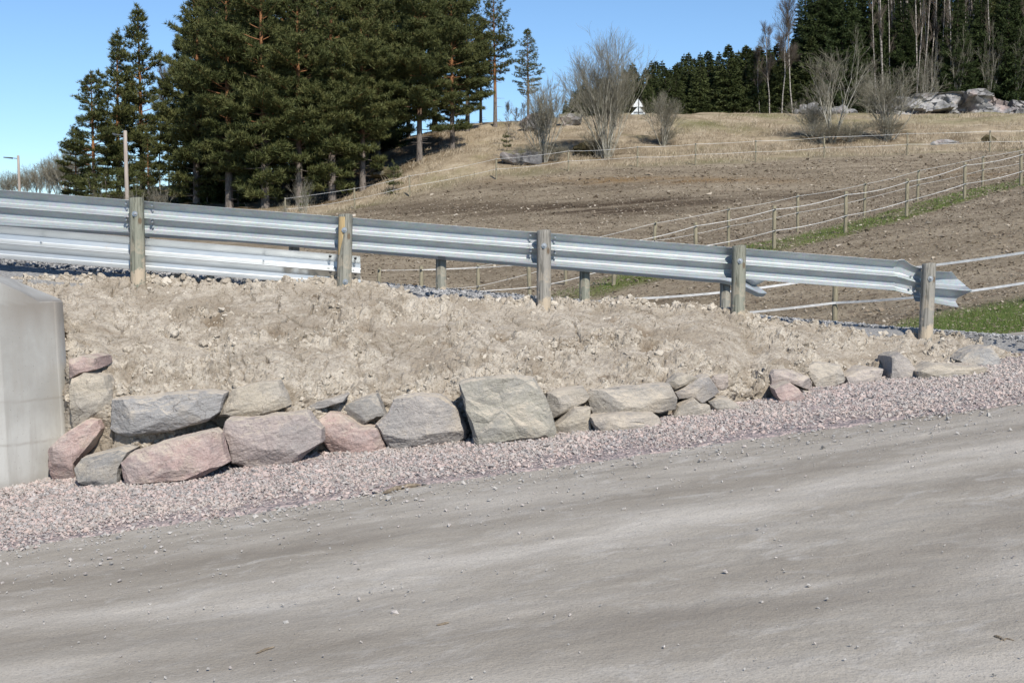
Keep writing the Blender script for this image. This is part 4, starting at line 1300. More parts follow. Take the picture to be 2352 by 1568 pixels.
fence('paddock_fence', 'rear rope fence of the grassy lane crossing the field', FR, 1.2, .05, (1.14, .62), .008, .008, 3, .03, True)
NF = [(640, 790, 31), (900, 800, 30), (1161, 806, 29), (1409, 778, 27.5), (1917, 747, 26), (2420, 752, 23.2), (2900, 742, 21.5)]
fence('paddock_fence', 'nearest fence with wide white tape behind the guardrail ends', NF, 1.0, .055, (.93, .42), .045, .004, 4, .06)

# ================================================================ POLES, SIGNS
def at_ground(px, Yd):
    x = (px - 1176) / FPX * Yd
    return np.array([x, Yd, float(zfield(x, Yd))])
def top_z(py, Yd):
    return float(P(1176, py, Yd)[2])
def pole(px, Yd, top_py, r_, label, lamp):
    w = at_ground(px, Yd)
    hh = top_z(top_py, Yd) - w[2]
    root = thing('street_lamp', label, 'lamp post', w)
    me = MB().tube([[.05, 0, -.4], [.02, 0, hh * .5], [0, 0, hh - .03], [0, 0, hh]], [r_ * 1.1, r_, r_ * .9, r_ * .6], 12, 'moss_rock').mesh('pole', True); sharp(me, 50)
    put('pole', me, M['pole'], root)
    b = MB().tube([[0, 0, hh - .25], [-.3, 0, hh - .22], [-.55, -.02, hh - .2]], .03, 6)
    put('arm', b.mesh('arm'), M['lamp'], root)
    L = np.array([[-.45, -.12, -.02], [-.45, .12, -.02], [-.45, -.12, .10], [-.45, .12, .10], [-lamp, -.09, .06], [-lamp, .09, .06], [-lamp, -.09, .13], [-lamp, .09, .13]]) + [0, 0, hh - .25]
    f = [[0, 2, 3, 1], [4, 5, 7, 6], [0, 1, 5, 4], [2, 6, 7, 3], [0, 4, 6, 2], [1, 3, 7, 5]]
    put('lamp_head', MB().add(L, f).mesh('lamp_head'), M['lamp'], root)
pole(295, 66, 300, .10, 'pale wooden lamp post in front of the left pine group', .62)
pole(50, 100, 357, .10, 'distant wooden lamp post against open sky at far left', 1.1)

w = at_ground(1464, 96)
sg = thing('road_sign', 'pair of triangular road signs seen from behind on the hill crest', 'road sign', w)
sg_h = top_z(226, 96) - w[2]
put('post', MB().tube([[0, -.02, -.5], [0, -.02, sg_h - .05]], .035, 8).mesh('post', True), M['lamp'], sg)
def tri_plate(name, wd, hh, zb, dx=0, dy=0):
    r_ = .06
    def corner(cx_, cz_, a0, a1):
        return [[cx_ + r_ * math.cos(a), cz_ + r_ * math.sin(a)] for a in np.linspace(a0, a1, 5)]
    out = corner(wd / 2 - r_ * 1.6, r_, -math.pi / 2, R(30)) + corner(0, hh - 2 * r_, R(30), R(150)) + corner(-wd / 2 + r_ * 1.6, r_, R(150), R(270))
    out = np.array(out); m_ = len(out)
    fr_ = np.column_stack([out[:, 0] + dx, np.full(m_, dy - .015), out[:, 1] + zb]); bk = fr_ + [0, .03, 0]
    v = np.concatenate([fr_, bk, [[dx, dy - .015, zb + hh * .4], [dx, dy + .015, zb + hh * .4]]])
    f = []
    for j in range(m_):
        k = (j + 1) % m_
        f += [[2 * m_, j, k], [2 * m_ + 1, m_ + k, m_ + j], [j, m_ + j, m_ + k], [j, m_ + k, k]]
    return put(name, mesh_np(name, v, np.array(f)), M['sign'], sg)
D96 = 96 / FPX
zof = lambda py: top_z(py, 96) - w[2]
tri_plate('sign_plate', 26 * D96, 20 * D96, zof(246), -.05, .0)
tri_plate('sign_plate', 40 * D96, 24 * D96, zof(267), 0, .04)
put('sign_plate', MB().box([0, .0, zof(269.5)], (40 * D96, .03, 5.5 * D96)).mesh('sign_plate'), M['sign'], sg)
put('bracket', MB().box([0, -.045, zof(264)], (36 * D96, .03, .05)).box([0, -.045, zof(258)], (22 * D96, .03, .05)).mesh('bracket'), M['lamp'], sg)

# ================================================================ TREES
def needles(pos, dirs, L, k, w, spread, seed):
    g = np.random.default_rng(seed)
    n_ = len(pos)
    d = dirs[:, None] + g.normal(0, spread, (n_, k, 3))
    d /= np.linalg.norm(d, axis=-1)[..., None]
    ln = (L[:, None] * g.uniform(.6, 1.15, (n_, k)))[..., None]
    side = np.cross(d, g.normal(size=(n_, k, 3))); side /= np.linalg.norm(side, axis=-1)[..., None] + 1e-9
    p0 = pos[:, None] + d * ln * .08
    a = p0 - side * w * .5; b_ = p0 + side * w * .5
    m1 = p0 + d * ln * .55 + side * w * .6
    c_ = p0 + d * ln
    v = np.stack([a, b_, c_], 2).reshape(-1, 3)
    return v, np.arange(len(v)).reshape(-1, 3)

def pine_proto(H, crown0, Rr, seed, dens=1.0, tuft=.32, droop=0.0, nw=10, width=.05):
    """Scots pine: bare lower trunk, upturned limbs carrying pads of needle tufts; unit = metres"""
    g = np.random.default_rng(seed)
    tr = MB()
    bend = g.normal(0, .25, 2)
    zc = np.linspace(-.6, H, 14)
    q = np.clip(zc / H, 0, 1)
    axis = np.column_stack([bend[0] * q ** 2 * np.sin(q * 3), bend[1] * q ** 2, zc])
    rb = .0155 * H
    tr.tube(axis, np.interp(q, [0, .04, .3, 1], [rb * 1.35, rb, rb * .75, .015]), 9)
    ax = lambda z: np.array([np.interp(z, zc, axis[:, 0]), np.interp(z, zc, axis[:, 1]), z])
    pos, dr, Ls = [], [], []
    z = crown0 * H
    # a few dead stubs below the crown
    for _ in range(7):
        zz_ = g.uniform(.03, max(crown0, .05)) * H; a = g.uniform(0, 6.28); l = g.uniform(.5, 1.6)
        p0 = ax(zz_)
        tr.tube([p0, p0 + [math.cos(a) * l, math.sin(a) * l, -.05 * l]], [.035, .01], 4, False)
    while z < H - .25:
        h = max(0.0, (z / H - crown0) / (1 - crown0))
        prof = (math.sin(min(1, h * 1.35 + .25) * math.pi / 2) if h < .35 else 1.0) * (1 - h) ** .75
        prof = max(prof, .06)
        nb = 5 if h < .85 else 4
        a0 = g.uniform(0, 6.28)
        for k in range(nb):
            if g.uniform() < .12 + .15 * (h < .1): continue
            a = a0 + k * 6.283 / nb + g.normal(0, .3)
            l = Rr * prof * g.uniform(.45, 1.28)
            el = -.12 + .25 * g.normal() * .6 + 1.0 * h ** 1.6 - droop
            n_ = 7
            t_ = np.linspace(0, 1, n_)
            out = l * t_ * math.cos(max(el, -.3))
            up = l * (math.sin(el) * t_ + .22 * t_ ** 2)
            p0 = ax(z)
            path = p0 + np.column_stack([np.cos(a + .25 * t_ * g.normal()) * out, np.sin(a) * out, up])
            tr.tube(path, np.linspace(.012 * l + .018, .008, n_), 5, False)
            # side twigs and tufts in pads
            ns = max(3, int(l * 4.2 * dens))
            for s_ in range(ns):
                u = .38 + .62 * (s_ + g.uniform(0, 1)) / ns
                if l < 1: u = g.uniform(.1, 1)
                b0 = np.array([np.interp(u, t_, path[:, i]) for i in range(3)])
                side = 1 if s_ % 2 else -1
                tl = (1.15 - u) * l * .52 + .3
                a2 = a + side * g.uniform(.5, 1.15)
                nt = max(2, int(tl * 5.0 * dens))
                for j in range(nt):
                    v_ = (j + g.uniform(.3, 1)) / nt
                    pp = b0 + np.array([math.cos(a2), math.sin(a2), .16 * v_]) * tl * v_ + g.normal(0, .07, 3) * [1, 1, .8]
                    pos.append(pp); dr.append([math.cos(a2) * .5, math.sin(a2) * .5, .75]); Ls.append(tuft * g.uniform(.8, 1.3))
            pos.append(path[-1]); dr.append([math.cos(a), math.sin(a), .6]); Ls.append(tuft)
        z += g.uniform(.38, .74) * (1 if h < .8 else .65)
    for _ in range(6):
        pos.append(ax(H) + g.normal(0, .08, 3)); dr.append([0, 0, 1]); Ls.append(tuft)
    v, f = needles(np.array(pos), np.array(dr), np.array(Ls), nw, width, .62, seed)
    return tr.mesh('trunk', True), mesh_np('crown', v, f, False)

def spruce_proto(H, crown0, Rr, seed, dens=1.0, tuft=.34, nw=8, width=.07):
    g = np.random.default_rng(seed)
    tr = MB()
    rb = .014 * H
    zc = np.linspace(-.6, H, 10)
    tr.tube(np.column_stack([0 * zc, 0 * zc, zc]), np.interp(np.clip(zc / H, 0, 1), [0, .05, 1], [rb * 1.3, rb, .012]), 8)
    pos, dr, Ls = [], [], []
    z = crown0 * H
    while z < H - .12:
        h = max(0.0, (z / H - crown0) / (1 - crown0))
        l0 = Rr * (1 - h) ** .88 * (.75 + .25 * min(1, h * 6)) + .05
        nb = int(5 + 2 * (1 - h))
        a0 = g.uniform(0, 6.28)
        for k in range(nb):
            a = a0 + k * 6.283 / nb + g.normal(0, .25)
            l = l0 * g.uniform(.7, 1.15)
            n_ = 5
            t_ = np.linspace(0, 1, n_)
            dro = .30 * (1 - h) + .05 if h < .8 else -.5
            out = l * t_
            up = -l * dro * np.sin(t_ * 2.2) * .9 + .12 * l * t_ ** 3
            path = np.array([0, 0, z]) + np.column_stack([np.cos(a) * out, np.sin(a) * out, up])
            tr.tube(path, np.linspace(.008 * l + .012, .006, n_), 4, False)
            ns = max(4, int(l * 7 * dens))
            tsc = .35 + .65 * min(1, (1 - h) * 2.2)
            for s_ in range(ns):
                u = .12 + .88 * (s_ + g.uniform(0, 1)) / ns
                b0 = np.array([np.interp(u, t_, path[:, i]) for i in range(3)])
                for side in (-1, 1):
                    a2 = a + side * g.uniform(.5, 1.0)
                    tl = min(.75, (1.12 - u) * l * .55 + .1) * g.uniform(.6, 1.1)
                    nt = max(1, int(tl * 4.5 * dens))
                    for j in range(nt):
                        v_ = (j + .8) / nt
                        pos.append(b0 + np.array([math.cos(a2), math.sin(a2), -.25 * v_]) * tl * v_)
                        dr.append([math.cos(a2) * .8, math.sin(a2) * .8, -.30 if h < .85 else .2]); Ls.append(tuft * tsc * g.uniform(.7, 1.2))
        z += g.uniform(.26, .44) * (H / 20) ** .45
    for _ in range(2):
        pos.append(np.array([0, 0, H - .15])); dr.append([0, 0, 1.]); Ls.append(tuft)
    v, f = needles(np.array(pos), np.array(dr), np.array(Ls), nw, width, .45, seed)
    return tr.mesh('trunk', True), mesh_np('crown', v, f, False)

def bare_proto(H, seed, stems=1, spread=.15, trunk_r=.09, levels=4, fork=(3, 5), ang=.55, clear=.3, up=.25, twig_r=.009, bl=1.0):
    """leafless tree or shrub; returns (trunk mesh, twig mesh)"""
    g = np.random.default_rng(seed)
    tr, tw = MB(), MB()
    def grow(p, d, l, r_, lev):
        n_ = 4
        pts_ = [p]
        q = p
        dd = d.copy()
        for i in range(n_):
            dd = dd + g.normal(0, .07 + .03 * lev, 3); dd[2] += .02 * up; dd /= np.linalg.norm(dd)
            q = q + dd * l / n_
            pts_.append(q)
        pts_ = np.array(pts_)
        r2 = max(r_ * .55, twig_r * .6)
        (tr if lev <= (1 if stems > 1 else 0) else tw).tube(pts_, np.linspace(r_, r2, n_ + 1), 5 if lev < 2 else 3, False)
        if lev >= levels: return
        nf = int(g.integers(fork[0], fork[1] + 1))
        for k in range(nf):
            u = g.uniform(clear if lev == 0 else .25, 1.0)
            b0 = np.array([np.interp(u * n_, np.arange(n_ + 1), pts_[:, i]) for i in range(3)])
            ax_ = g.normal(size=3); ax_ -= dd * (ax_ @ dd); ax_ /= np.linalg.norm(ax_)
            nd = dd * math.cos(ang) + ax_ * math.sin(ang * g.uniform(.6, 1.2)); nd[2] += up; nd /= np.linalg.norm(nd)
            grow(b0, nd, l * g.uniform(.45, .72) * (1.15 - .35 * u) * (bl if lev == 0 else 1), max(r_ * (1 - .5 * u) * .55, twig_r), lev + 1)
    for s_ in range(stems):
        a = g.uniform(0, 6.28); lean = abs(g.normal(0, spread)) if stems > 1 else g.normal(0, spread * .2)
        d = np.array([math.cos(a) * lean, math.sin(a) * lean, 1.0]); d /= np.linalg.norm(d)
        p = np.array([math.cos(a), math.sin(a), 0]) * (g.uniform(0, .035 * H) if stems > 1 else 0) + [0, 0, -.1]
        grow(p, d, H * (g.uniform(.45, .72) if stems > 1 else .93), trunk_r * (g.uniform(.6, 1) if stems > 1 else 1), 0)
    top = max(a_[:, 2].max() for a_ in tr.v + tw.v)
    for mb in (tr, tw):
        mb.v = [a_ * (H / top) for a_ in mb.v]
    return tr.mesh('trunk' if stems == 1 else 'stems', True), tw.mesh('twigs', True) if tw.v else None

def plant_tree(name, proto, mats, px, Yd, H, H0, label, cat, group=None, rot=None, wide=1.0, partn=('trunk', 'crown'), x=None, sink=0.0):
    w = at_ground(px, Yd)
    root = thing(name, label, cat, (w[0], w[1], w[2] - .1 - sink), group)
    s = H / H0
    root.scale = (s * wide, s * wide, s)
    root.rotation_euler = (0, 0, random.uniform(0, 6.28) if rot is None else rot)
    for me, mt, pn in zip(proto, mats, partn):
        if me is None: continue
        if not me.materials: me.materials.append(mt)
        ch = put(pn, me, None, root)
        if pn == 'twigs': ch['kind'] = 'stuff'
    return root

PINES = [pine_proto(18, .12, 4.2, 11, 1.3, .36, 0, 11, .06), pine_proto(18, .12, 4.4, 12, 1.3, .36, 0, 11, .06), pine_proto(18, .05, 4.3, 13, 1.3, .36, 0, 11, .06), pine_proto(18, .16, 5.4, 14, 1.4, .36, 0, 11, .06)]
OPEN = [pine_proto(18, .36, 3.9, 15, .9, .36, 0, 11, .06), pine_proto(18, .30, 3.8, 16, .75, .36, 0, 11, .06)]
SLIM = [pine_proto(15, .05, 4.0, 17, 1.2, .36, 0, 11, .06), pine_proto(15, .04, 3.3, 18, 1.2, .36, 0, 11, .06)]
SPR = [spruce_proto(20, .05, 3.6, 21, 1.05), spruce_proto(20, .04, 3.2, 22, 1.05)]
YSP = [spruce_proto(9, .03, 1.9, 23, 1.0, .34, 8, .1), spruce_proto(9, .03, 1.6, 24, 1.0, .34, 8, .1), spruce_proto(9, .03, 2.1, 25, 1.0, .34, 8, .1)]
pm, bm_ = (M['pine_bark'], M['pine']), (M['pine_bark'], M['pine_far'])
sm, ym = (M['spruce_bark'], M['spruce']), (M['spruce_bark'], M['young_spruce'])
def H_of(px, Yd, top): return top_z(top, Yd) - at_ground(px, Yd)[2]

# left group of three pines
for px, Yd, top, k, lab in ((222, 84, 165, 0, 'shortest pine of the left group, leaning crown above the lamp posts'), (278, 86, 72, 1, 'middle pine of the left group with a forked top'), (332, 88, 12, 1, 'tallest slim pine of the left group with a pointed top'), (180, 86, 285, 0, 'low bushy pine at the left edge of the left group'), (345, 84, 300, 1, 'low dark pine under the tallest slim pine')):
    plant_tree('pine_tree', SLIM[k], pm, px, Yd, H_of(px, Yd, top), 15, lab, 'tree', 'pines of the left group', wide=1.0 if k else 1.15)
# the dense stand
front = [(455, 80, -60, 2, 'leftmost pine of the dense stand with long ragged left branches'), (530, 77, -120, 0, None), (612, 76, -140, 2, None), (690, 76, -90, 0, 'pine with an orange trunk in the front of the dense stand'), (765, 77, -130, 2, None), (835, 78, -60, 0, None), (965, 80, -90, 3, 'big pine with a thick bare grey trunk on the grassy slope'), (1040, 84, -60, 1, None)]
back = [(430, 92, 60, 0), (500, 90, -80, 1), (570, 92, -100, 0), (655, 90, -160, 1), (735, 92, -120, 2), (800, 90, -140, 1), (870, 88, -60, 1), (905, 94, -130, 0), (940, 96, -20, 1), (1000, 94, -120, 0), (1075, 92, -50, 1), (585, 98, -60, 2), (700, 99, -60, 2), (840, 98, -60, 2)]
for px, Yd, top, k, lab in front:
    plant_tree('pine_tree', PINES[k], pm, px, Yd, H_of(px, Yd, top), 18, lab or 'tall dense dark green pine in the stand above the guardrail', 'tree', 'pines of the dense stand')
for px, Yd, top, k in back:
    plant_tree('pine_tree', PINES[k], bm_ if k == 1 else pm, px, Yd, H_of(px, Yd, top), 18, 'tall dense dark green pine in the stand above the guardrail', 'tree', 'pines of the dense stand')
for px, Yd, top, k, lab in ((1138, 93, -25, 0, 'tall pine with a bare reddish trunk at the right edge of the stand'), (1213, 95, 66, 1, 'slender open pine standing alone right of the stand'), (1105, 96, 40, 1, 'thin pine behind the reddish trunk at the right edge of the stand')):
    plant_tree('pine_tree', OPEN[k], pm, px, Yd, H_of(px, Yd, top), 18, lab, 'tree', 'open pines at the edge of the stand')
for px, Yd, top, k, lab in ((505, 82, -90, 0, 'dark spruce with drooping boughs near the left side of the dense stand'), (560, 84, -140, 1, 'dark drooping spruce deep in the dense stand'), (735, 86, -120, 1, 'dark spruce behind the orange trunked pine'), (880, 92, -80, 0, 'dark spruce left of the big pine with thick trunk')):
    plant_tree('spruce_tree', SPR[k], sm, px, Yd, H_of(px, Yd, top), 20, lab, 'tree', 'spruces in the dense stand', wide=1.1)
# small saplings on the slope
SAP = pine_proto(2.2, .03, .75, 33, 2.2, .2, 0, 8, .03)
for px, Yd, top, lab in ((905, 74.5, 372, 'small bushy pine sapling on the tan slope above the fence'), (700, 72.5, 448, 'little pine sapling by the far fence below the dense stand'), (1165, 80, 320, 'tiny dark sapling among dry grass beside thin birches')):
    plant_tree('pine_sapling', SAP, pm, px, Yd, max(1.2, H_of(px, Yd, top)), 2.2, lab, 'tree', 'pine saplings')

# young spruces on the skyline
xs_ = np.concatenate([np.linspace(1300, 1850, 46), np.linspace(1322, 1850, 34)])
for k, px in enumerate(xs_):
    Yd = (103 if k < 46 else 114) + 10 * ((k * 7) % 5) / 5
    top = interp(px, [(1290, 255), (1330, 205), (1420, 195), (1480, 165), (1560, 158), (1650, 140), (1720, 125), (1760, 130), (1850, 110)]) + random.uniform(-34, 16)
    plant_tree('spruce_tree', YSP[k % 3], ym, px + random.uniform(-5, 5), Yd, H_of(px, Yd, top) + .1, 9, 'young dark spruce in the row along the hill crest', 'tree', 'young spruces along the crest', wide=random.uniform(1.1, 1.5))
for px, Yd, top, lab in ((1265, 102, 232, 'short young spruce nearest the pale boulders'), (1240, 104, 240, 'short young spruce behind the leafless willow clump')):
    plant_tree('spruce_tree', YSP[1], ym, px, Yd, H_of(px, Yd, top), 9, lab, 'tree', 'young spruces along the crest')
# right forest
for px, Yd, top, k, lab in ((1868, 104, -130, 0, 'leftmost tall dark spruce of the right-hand forest'), (1925, 103, -180, 1, 'tall dark spruce above the bare bush on the crest'), (1985, 105, -150, 0, 'tall dark spruce left of the white birch trunks'), (2170, 108, -120, 1, 'tall dark spruce right of the white birch trunks')):
    plant_tree('spruce_tree', SPR[k], sm, px, Yd, H_of(px, Yd, top), 20, lab, 'tree', 'spruces of the right-hand forest', wide=1.0)
for k, (px, Yd) in enumerate(((2185, 101.5), (2238, 102), (2300, 101.5), (2345, 102), (2062, 104), (1840, 110), (1890, 108), (2010, 108), (2050, 110), (2090, 109), (2130, 111), (2210, 108), (2280, 107), (2350, 107), (2300, 110), (1900, 114), (1950, 116), (2020, 118), (2060, 120), (2105, 118), (2150, 117), (2230, 114), (2290, 112), (2345, 114), (2400, 112), (2200, 120), (2320, 120), (2080, 128), (1960, 126), (2380, 122), (2260, 122), (2030, 126), (2130, 126), (2450, 116))):
    plant_tree('spruce_tree', SPR[k % 2], sm, px, Yd, H_of(px, Yd, -60 - 30 * (k % 4)), 20, 'dark forest spruce among or behind the bare trunks above the rock ledge', 'tree', 'spruces of the right-hand forest')
for px, Yd, top, lab in ((2255, 105, -40, 'pine with hanging green boughs behind the rock outcrop'), (2330, 104, 10, 'pine at the right edge behind the rock outcrop')):
    plant_tree('pine_tree', PINES[2], bm_, px, Yd, H_of(px, Yd, top), 18, lab, 'tree', 'pines of the right-hand forest')

# leafless birches and bushes
BIRCH = [bare_proto(16, 41, 1, .12, .12, 3, (13, 16), .55, .28, .25, .008, .34), bare_proto(16, 42, 1, .12, .11, 3, (13, 16), .5, .35, .25, .008, .30), bare_proto(16, 43, 1, .2, .10, 3, (11, 14), .5, .4, .3, .008, .32)]
SLENDER = [bare_proto(24, 44, 1, .12, .12, 2, (16, 20), .45, .3, .25, .009, .13), bare_proto(24, 45, 1, .2, .11, 2, (16, 20), .5, .35, .25, .009, .12), bare_proto(24, 46, 1, .15, .10, 2, (14, 18), .45, .3, .3, .009, .14)]
tb = (M['birch_bark'], M['birch_twig'])
TW = ('trunk', 'twigs')
for px, Yd, top, k, lab in ((372, 92, 150, 0, 'white leafless birch behind the left pine group'), (392, 94, 125, 1, 'taller white leafless birch between left group and dense stand'),
    (1172, 84, 225, 2, 'thin pale birch left of the willow clump'), (1186, 88, 240, 0, 'slim grey birch beside the solitary open pine'), (1207, 86, 230, 1, 'thin birch just left of the willow clump'),
    (1762, 100, 40, 1, 'leaning birch with faint twigs at the left edge of the right forest'), (1790, 99, 25, 0, 'white stemmed birch at the left edge of the right forest'), (1815, 101, -30, 2, 'tall birch touching the leftmost dark spruce'),
    (1740, 102, 95, 2, 'low twiggy birch beside the row of young spruces')):
    plant_tree('birch_tree', BIRCH[k], tb, px, Yd, H_of(px, Yd, top), 16, lab, 'tree', None, partn=TW)
for k, px in enumerate((2022, 2056, 2072, 2096, 2112, 2130, 2148, 2200, 2275, 2330)):
    Yd = 102 + (k * 5) % 7
    plant_tree('birch_tree', SLENDER[k % 3], tb, px, Yd, H_of(px, Yd, -330 if px < 2160 else -200 + (k % 3) * 60), 24, 'slim white birch trunk against the dark right-hand forest', 'tree', 'birches of the right-hand forest', partn=TW, wide=.62)
gb = (M['spruce_bark'], M['birch_twig'])
for k in range(26):
    px = 2008 + 14 * k + random.uniform(-5, 5); Yd = 101.5 + (k * 7) % 6
    plant_tree('bare_tree', SLENDER[k % 3], gb, px, Yd, H_of(px, Yd, random.uniform(-330, -60)), 24, 'thin grey brown leafless trunk crowded in the right-hand forest', 'tree', 'thin leafless trunks of the right-hand forest', partn=TW, wide=.75)
WIL = bare_proto(9.5, 51, 34, .30, .05, 3, (5, 6), .36, .35, .2, .0075)
WIL2 = bare_proto(6, 52, 20, .27, .045, 3, (4, 6), .38, .3, .2, .008)
WIL3 = bare_proto(5, 53, 15, .45, .04, 3, (4, 6), .5, .3, .1, .008)
WIL4 = bare_proto(8, 54, 8, .26, .055, 3, (4, 6), .45, .3, .18, .008)
tw_ = (M['willow_stem'], M['willow'])
SW = ('stems', 'twigs')
for px, Yd, top, pr, H0, wd, lab in ((1392, 78, 52, WIL, 9.5, .98, 'largest leafless willow bush, fan shaped, on the slope'), (1250, 76.5, 165, WIL2, 6, 1.0, 'leafless willow clump on the slope below the pale boulders'), (1520, 82, 195, WIL3, 5, .85, 'round leafless bush right of the road sign'),
    (1905, 82, 45, WIL4, 8, 1.1, 'tall leafless bush in front of the dark spruces'), (2035, 82, 140, WIL3, 5, 1.15, 'leafless bush in front of the rock outcrop'), (1860, 84, 215, WIL3, 5, 1.2, 'low scrubby bush beside the tall leafless bush')):
    plant_tree('willow_bush', pr, tw_, px, Yd, H_of(px, Yd, top), H0, lab, 'bush', 'leafless bushes on the slope', partn=SW, wide=wd)
for k, (px, Yd, top) in enumerate(((35, 108, 385), (62, 106, 380), (90, 108, 372), (115, 106, 355), (140, 104, 345), (160, 102, 330), (185, 100, 370), (12, 110, 400))):
    plant_tree('bare_bush', WIL3, (M['birch_twig'], M['birch_twig']), px, Yd, H_of(px, Yd, top), 5, 'thin greyish leafless bush on the far left skyline', 'bush', 'leafless bushes on the left skyline', partn=SW)
for px, Yd, top, lab in ((240, 62, 405, 'pale leafless sapling left of the near lamp post'), (312, 60, 395, 'pale leafless sapling right of the near lamp post'), (368, 62, 390, 'pale leafless sapling below the white birches'), (655, 66, 440, 'thin leafless sapling at the left end of the far fence'), (700, 66, 380, 'dark leafless sapling in front of the dense stand')):
    plant_tree('sapling', WIL4, tw_, px, Yd, H_of(px, Yd, top), 8, lab, 'tree', 'leafless saplings behind the guardrail', partn=SW, wide=.8)
for k, (px, Yd, top) in enumerate(((2120, 101, 70), (2190, 101, 50), (2262, 101, 40), (2325, 101, 30), (1985, 99.5, 120))):
    plant_tree('sapling', WIL4, (M['twig'], M['twig']), px, Yd, H_of(px, Yd, top), 8, 'thin leafless sapling just behind the rock ledge and dark spruces', 'tree', 'leafless saplings behind the rock ledge', partn=SW, wide=.55)
for k, (px, Yd, hh, wd, lab) in enumerate(((1218, 76.3, 1.3, 2.2, 'dark brown scrub left of the willow clump base'), (1275, 77, 1.1, 1.8, 'dark brown scrub right of the willow clump base'), (1372, 78.5, 1.6, 1.7, 'dark scrub at the left foot of the largest willow bush'), (1525, 82.5, 1.2, 1.6, 'dark scrub under the round bush by the road sign'), (1880, 81.8, 1.7, 2.0, 'dark scrub under the tall leafless bush'), (1945, 81.5, 1.5, 2.2, 'dark scrub between the two right-hand bushes'), (2025, 81.6, 1.6, 2.2, 'dark scrub under the bush before the rock ledge'), (1190, 76.2, .9, 2.0, 'low dark scrub beside the mossy dark boulder'))):
    plant_tree('scrub_bush', WIL3, (M['twig'], M['twig']), px, Yd, hh, 5, lab, 'bush', 'dark scrub round the bushes', partn=SW, wide=wd)
# scrub at the foot of the stand
for k, (px, Yd, top) in enumerate(((420, 82, 395), (480, 80, 400), (550, 79, 410), (390, 84, 400), (215, 80, 400), (300, 80, 380), (250, 82, 395))):
    plant_tree('pine_bush', SAP, pm, px, Yd, max(1.5, H_of(px, Yd, top)), 2.2, 'low dark pine bush at the foot of the trees behind the rail', 'bush', 'low pine bushes behind the rail', wide=1.5)

# ================================================================ ROCKS ON THE HILL
def rock_thing(name, label, lumps, seed, mat='outcrop', lv=3):
    g = np.random.default_rng(seed)
    c0 = lumps[0]
    w0 = at_ground(c0[0], c0[1])
    root = thing(name, label, 'rock', w0)
    for k, (px, Yd, wd, ht, dp) in enumerate(lumps):
        v, f = ICO_V.copy(), ICO_F
        for _ in range(lv):
            v, f = tri_sub(v, f)
        v = v / np.linalg.norm(v, axis=1)[:, None]
        # boxy and cut by planes
        v = np.sign(v) * np.abs(v) ** .6
        for _ in range(22):
            d = g.normal(size=3); d /= np.linalg.norm(d)
            lim = g.uniform(.55, .95)
            v = v - d * np.clip(v @ d - lim, 0, None)[:, None]
        w = at_ground(px, Yd)
        v = v * [wd / 2, dp / 2, ht / 2]
        nrm = v / (np.linalg.norm(v, axis=1)[:, None] + 1e-9)
        q = v + g.uniform(-50, 50, 3)
        v = v + nrm * (.16 * min(wd, ht) * np.round(perlin(q, .9, 3) * 3)[:, None] / 3 + .07 * min(wd, ht) * fbm(q, 1.8, 3, 5)[:, None])
        put('rock', mesh_np('rock', v, f), M[mat], root, w - w0 + [0, 0, ht * .22])
    return root
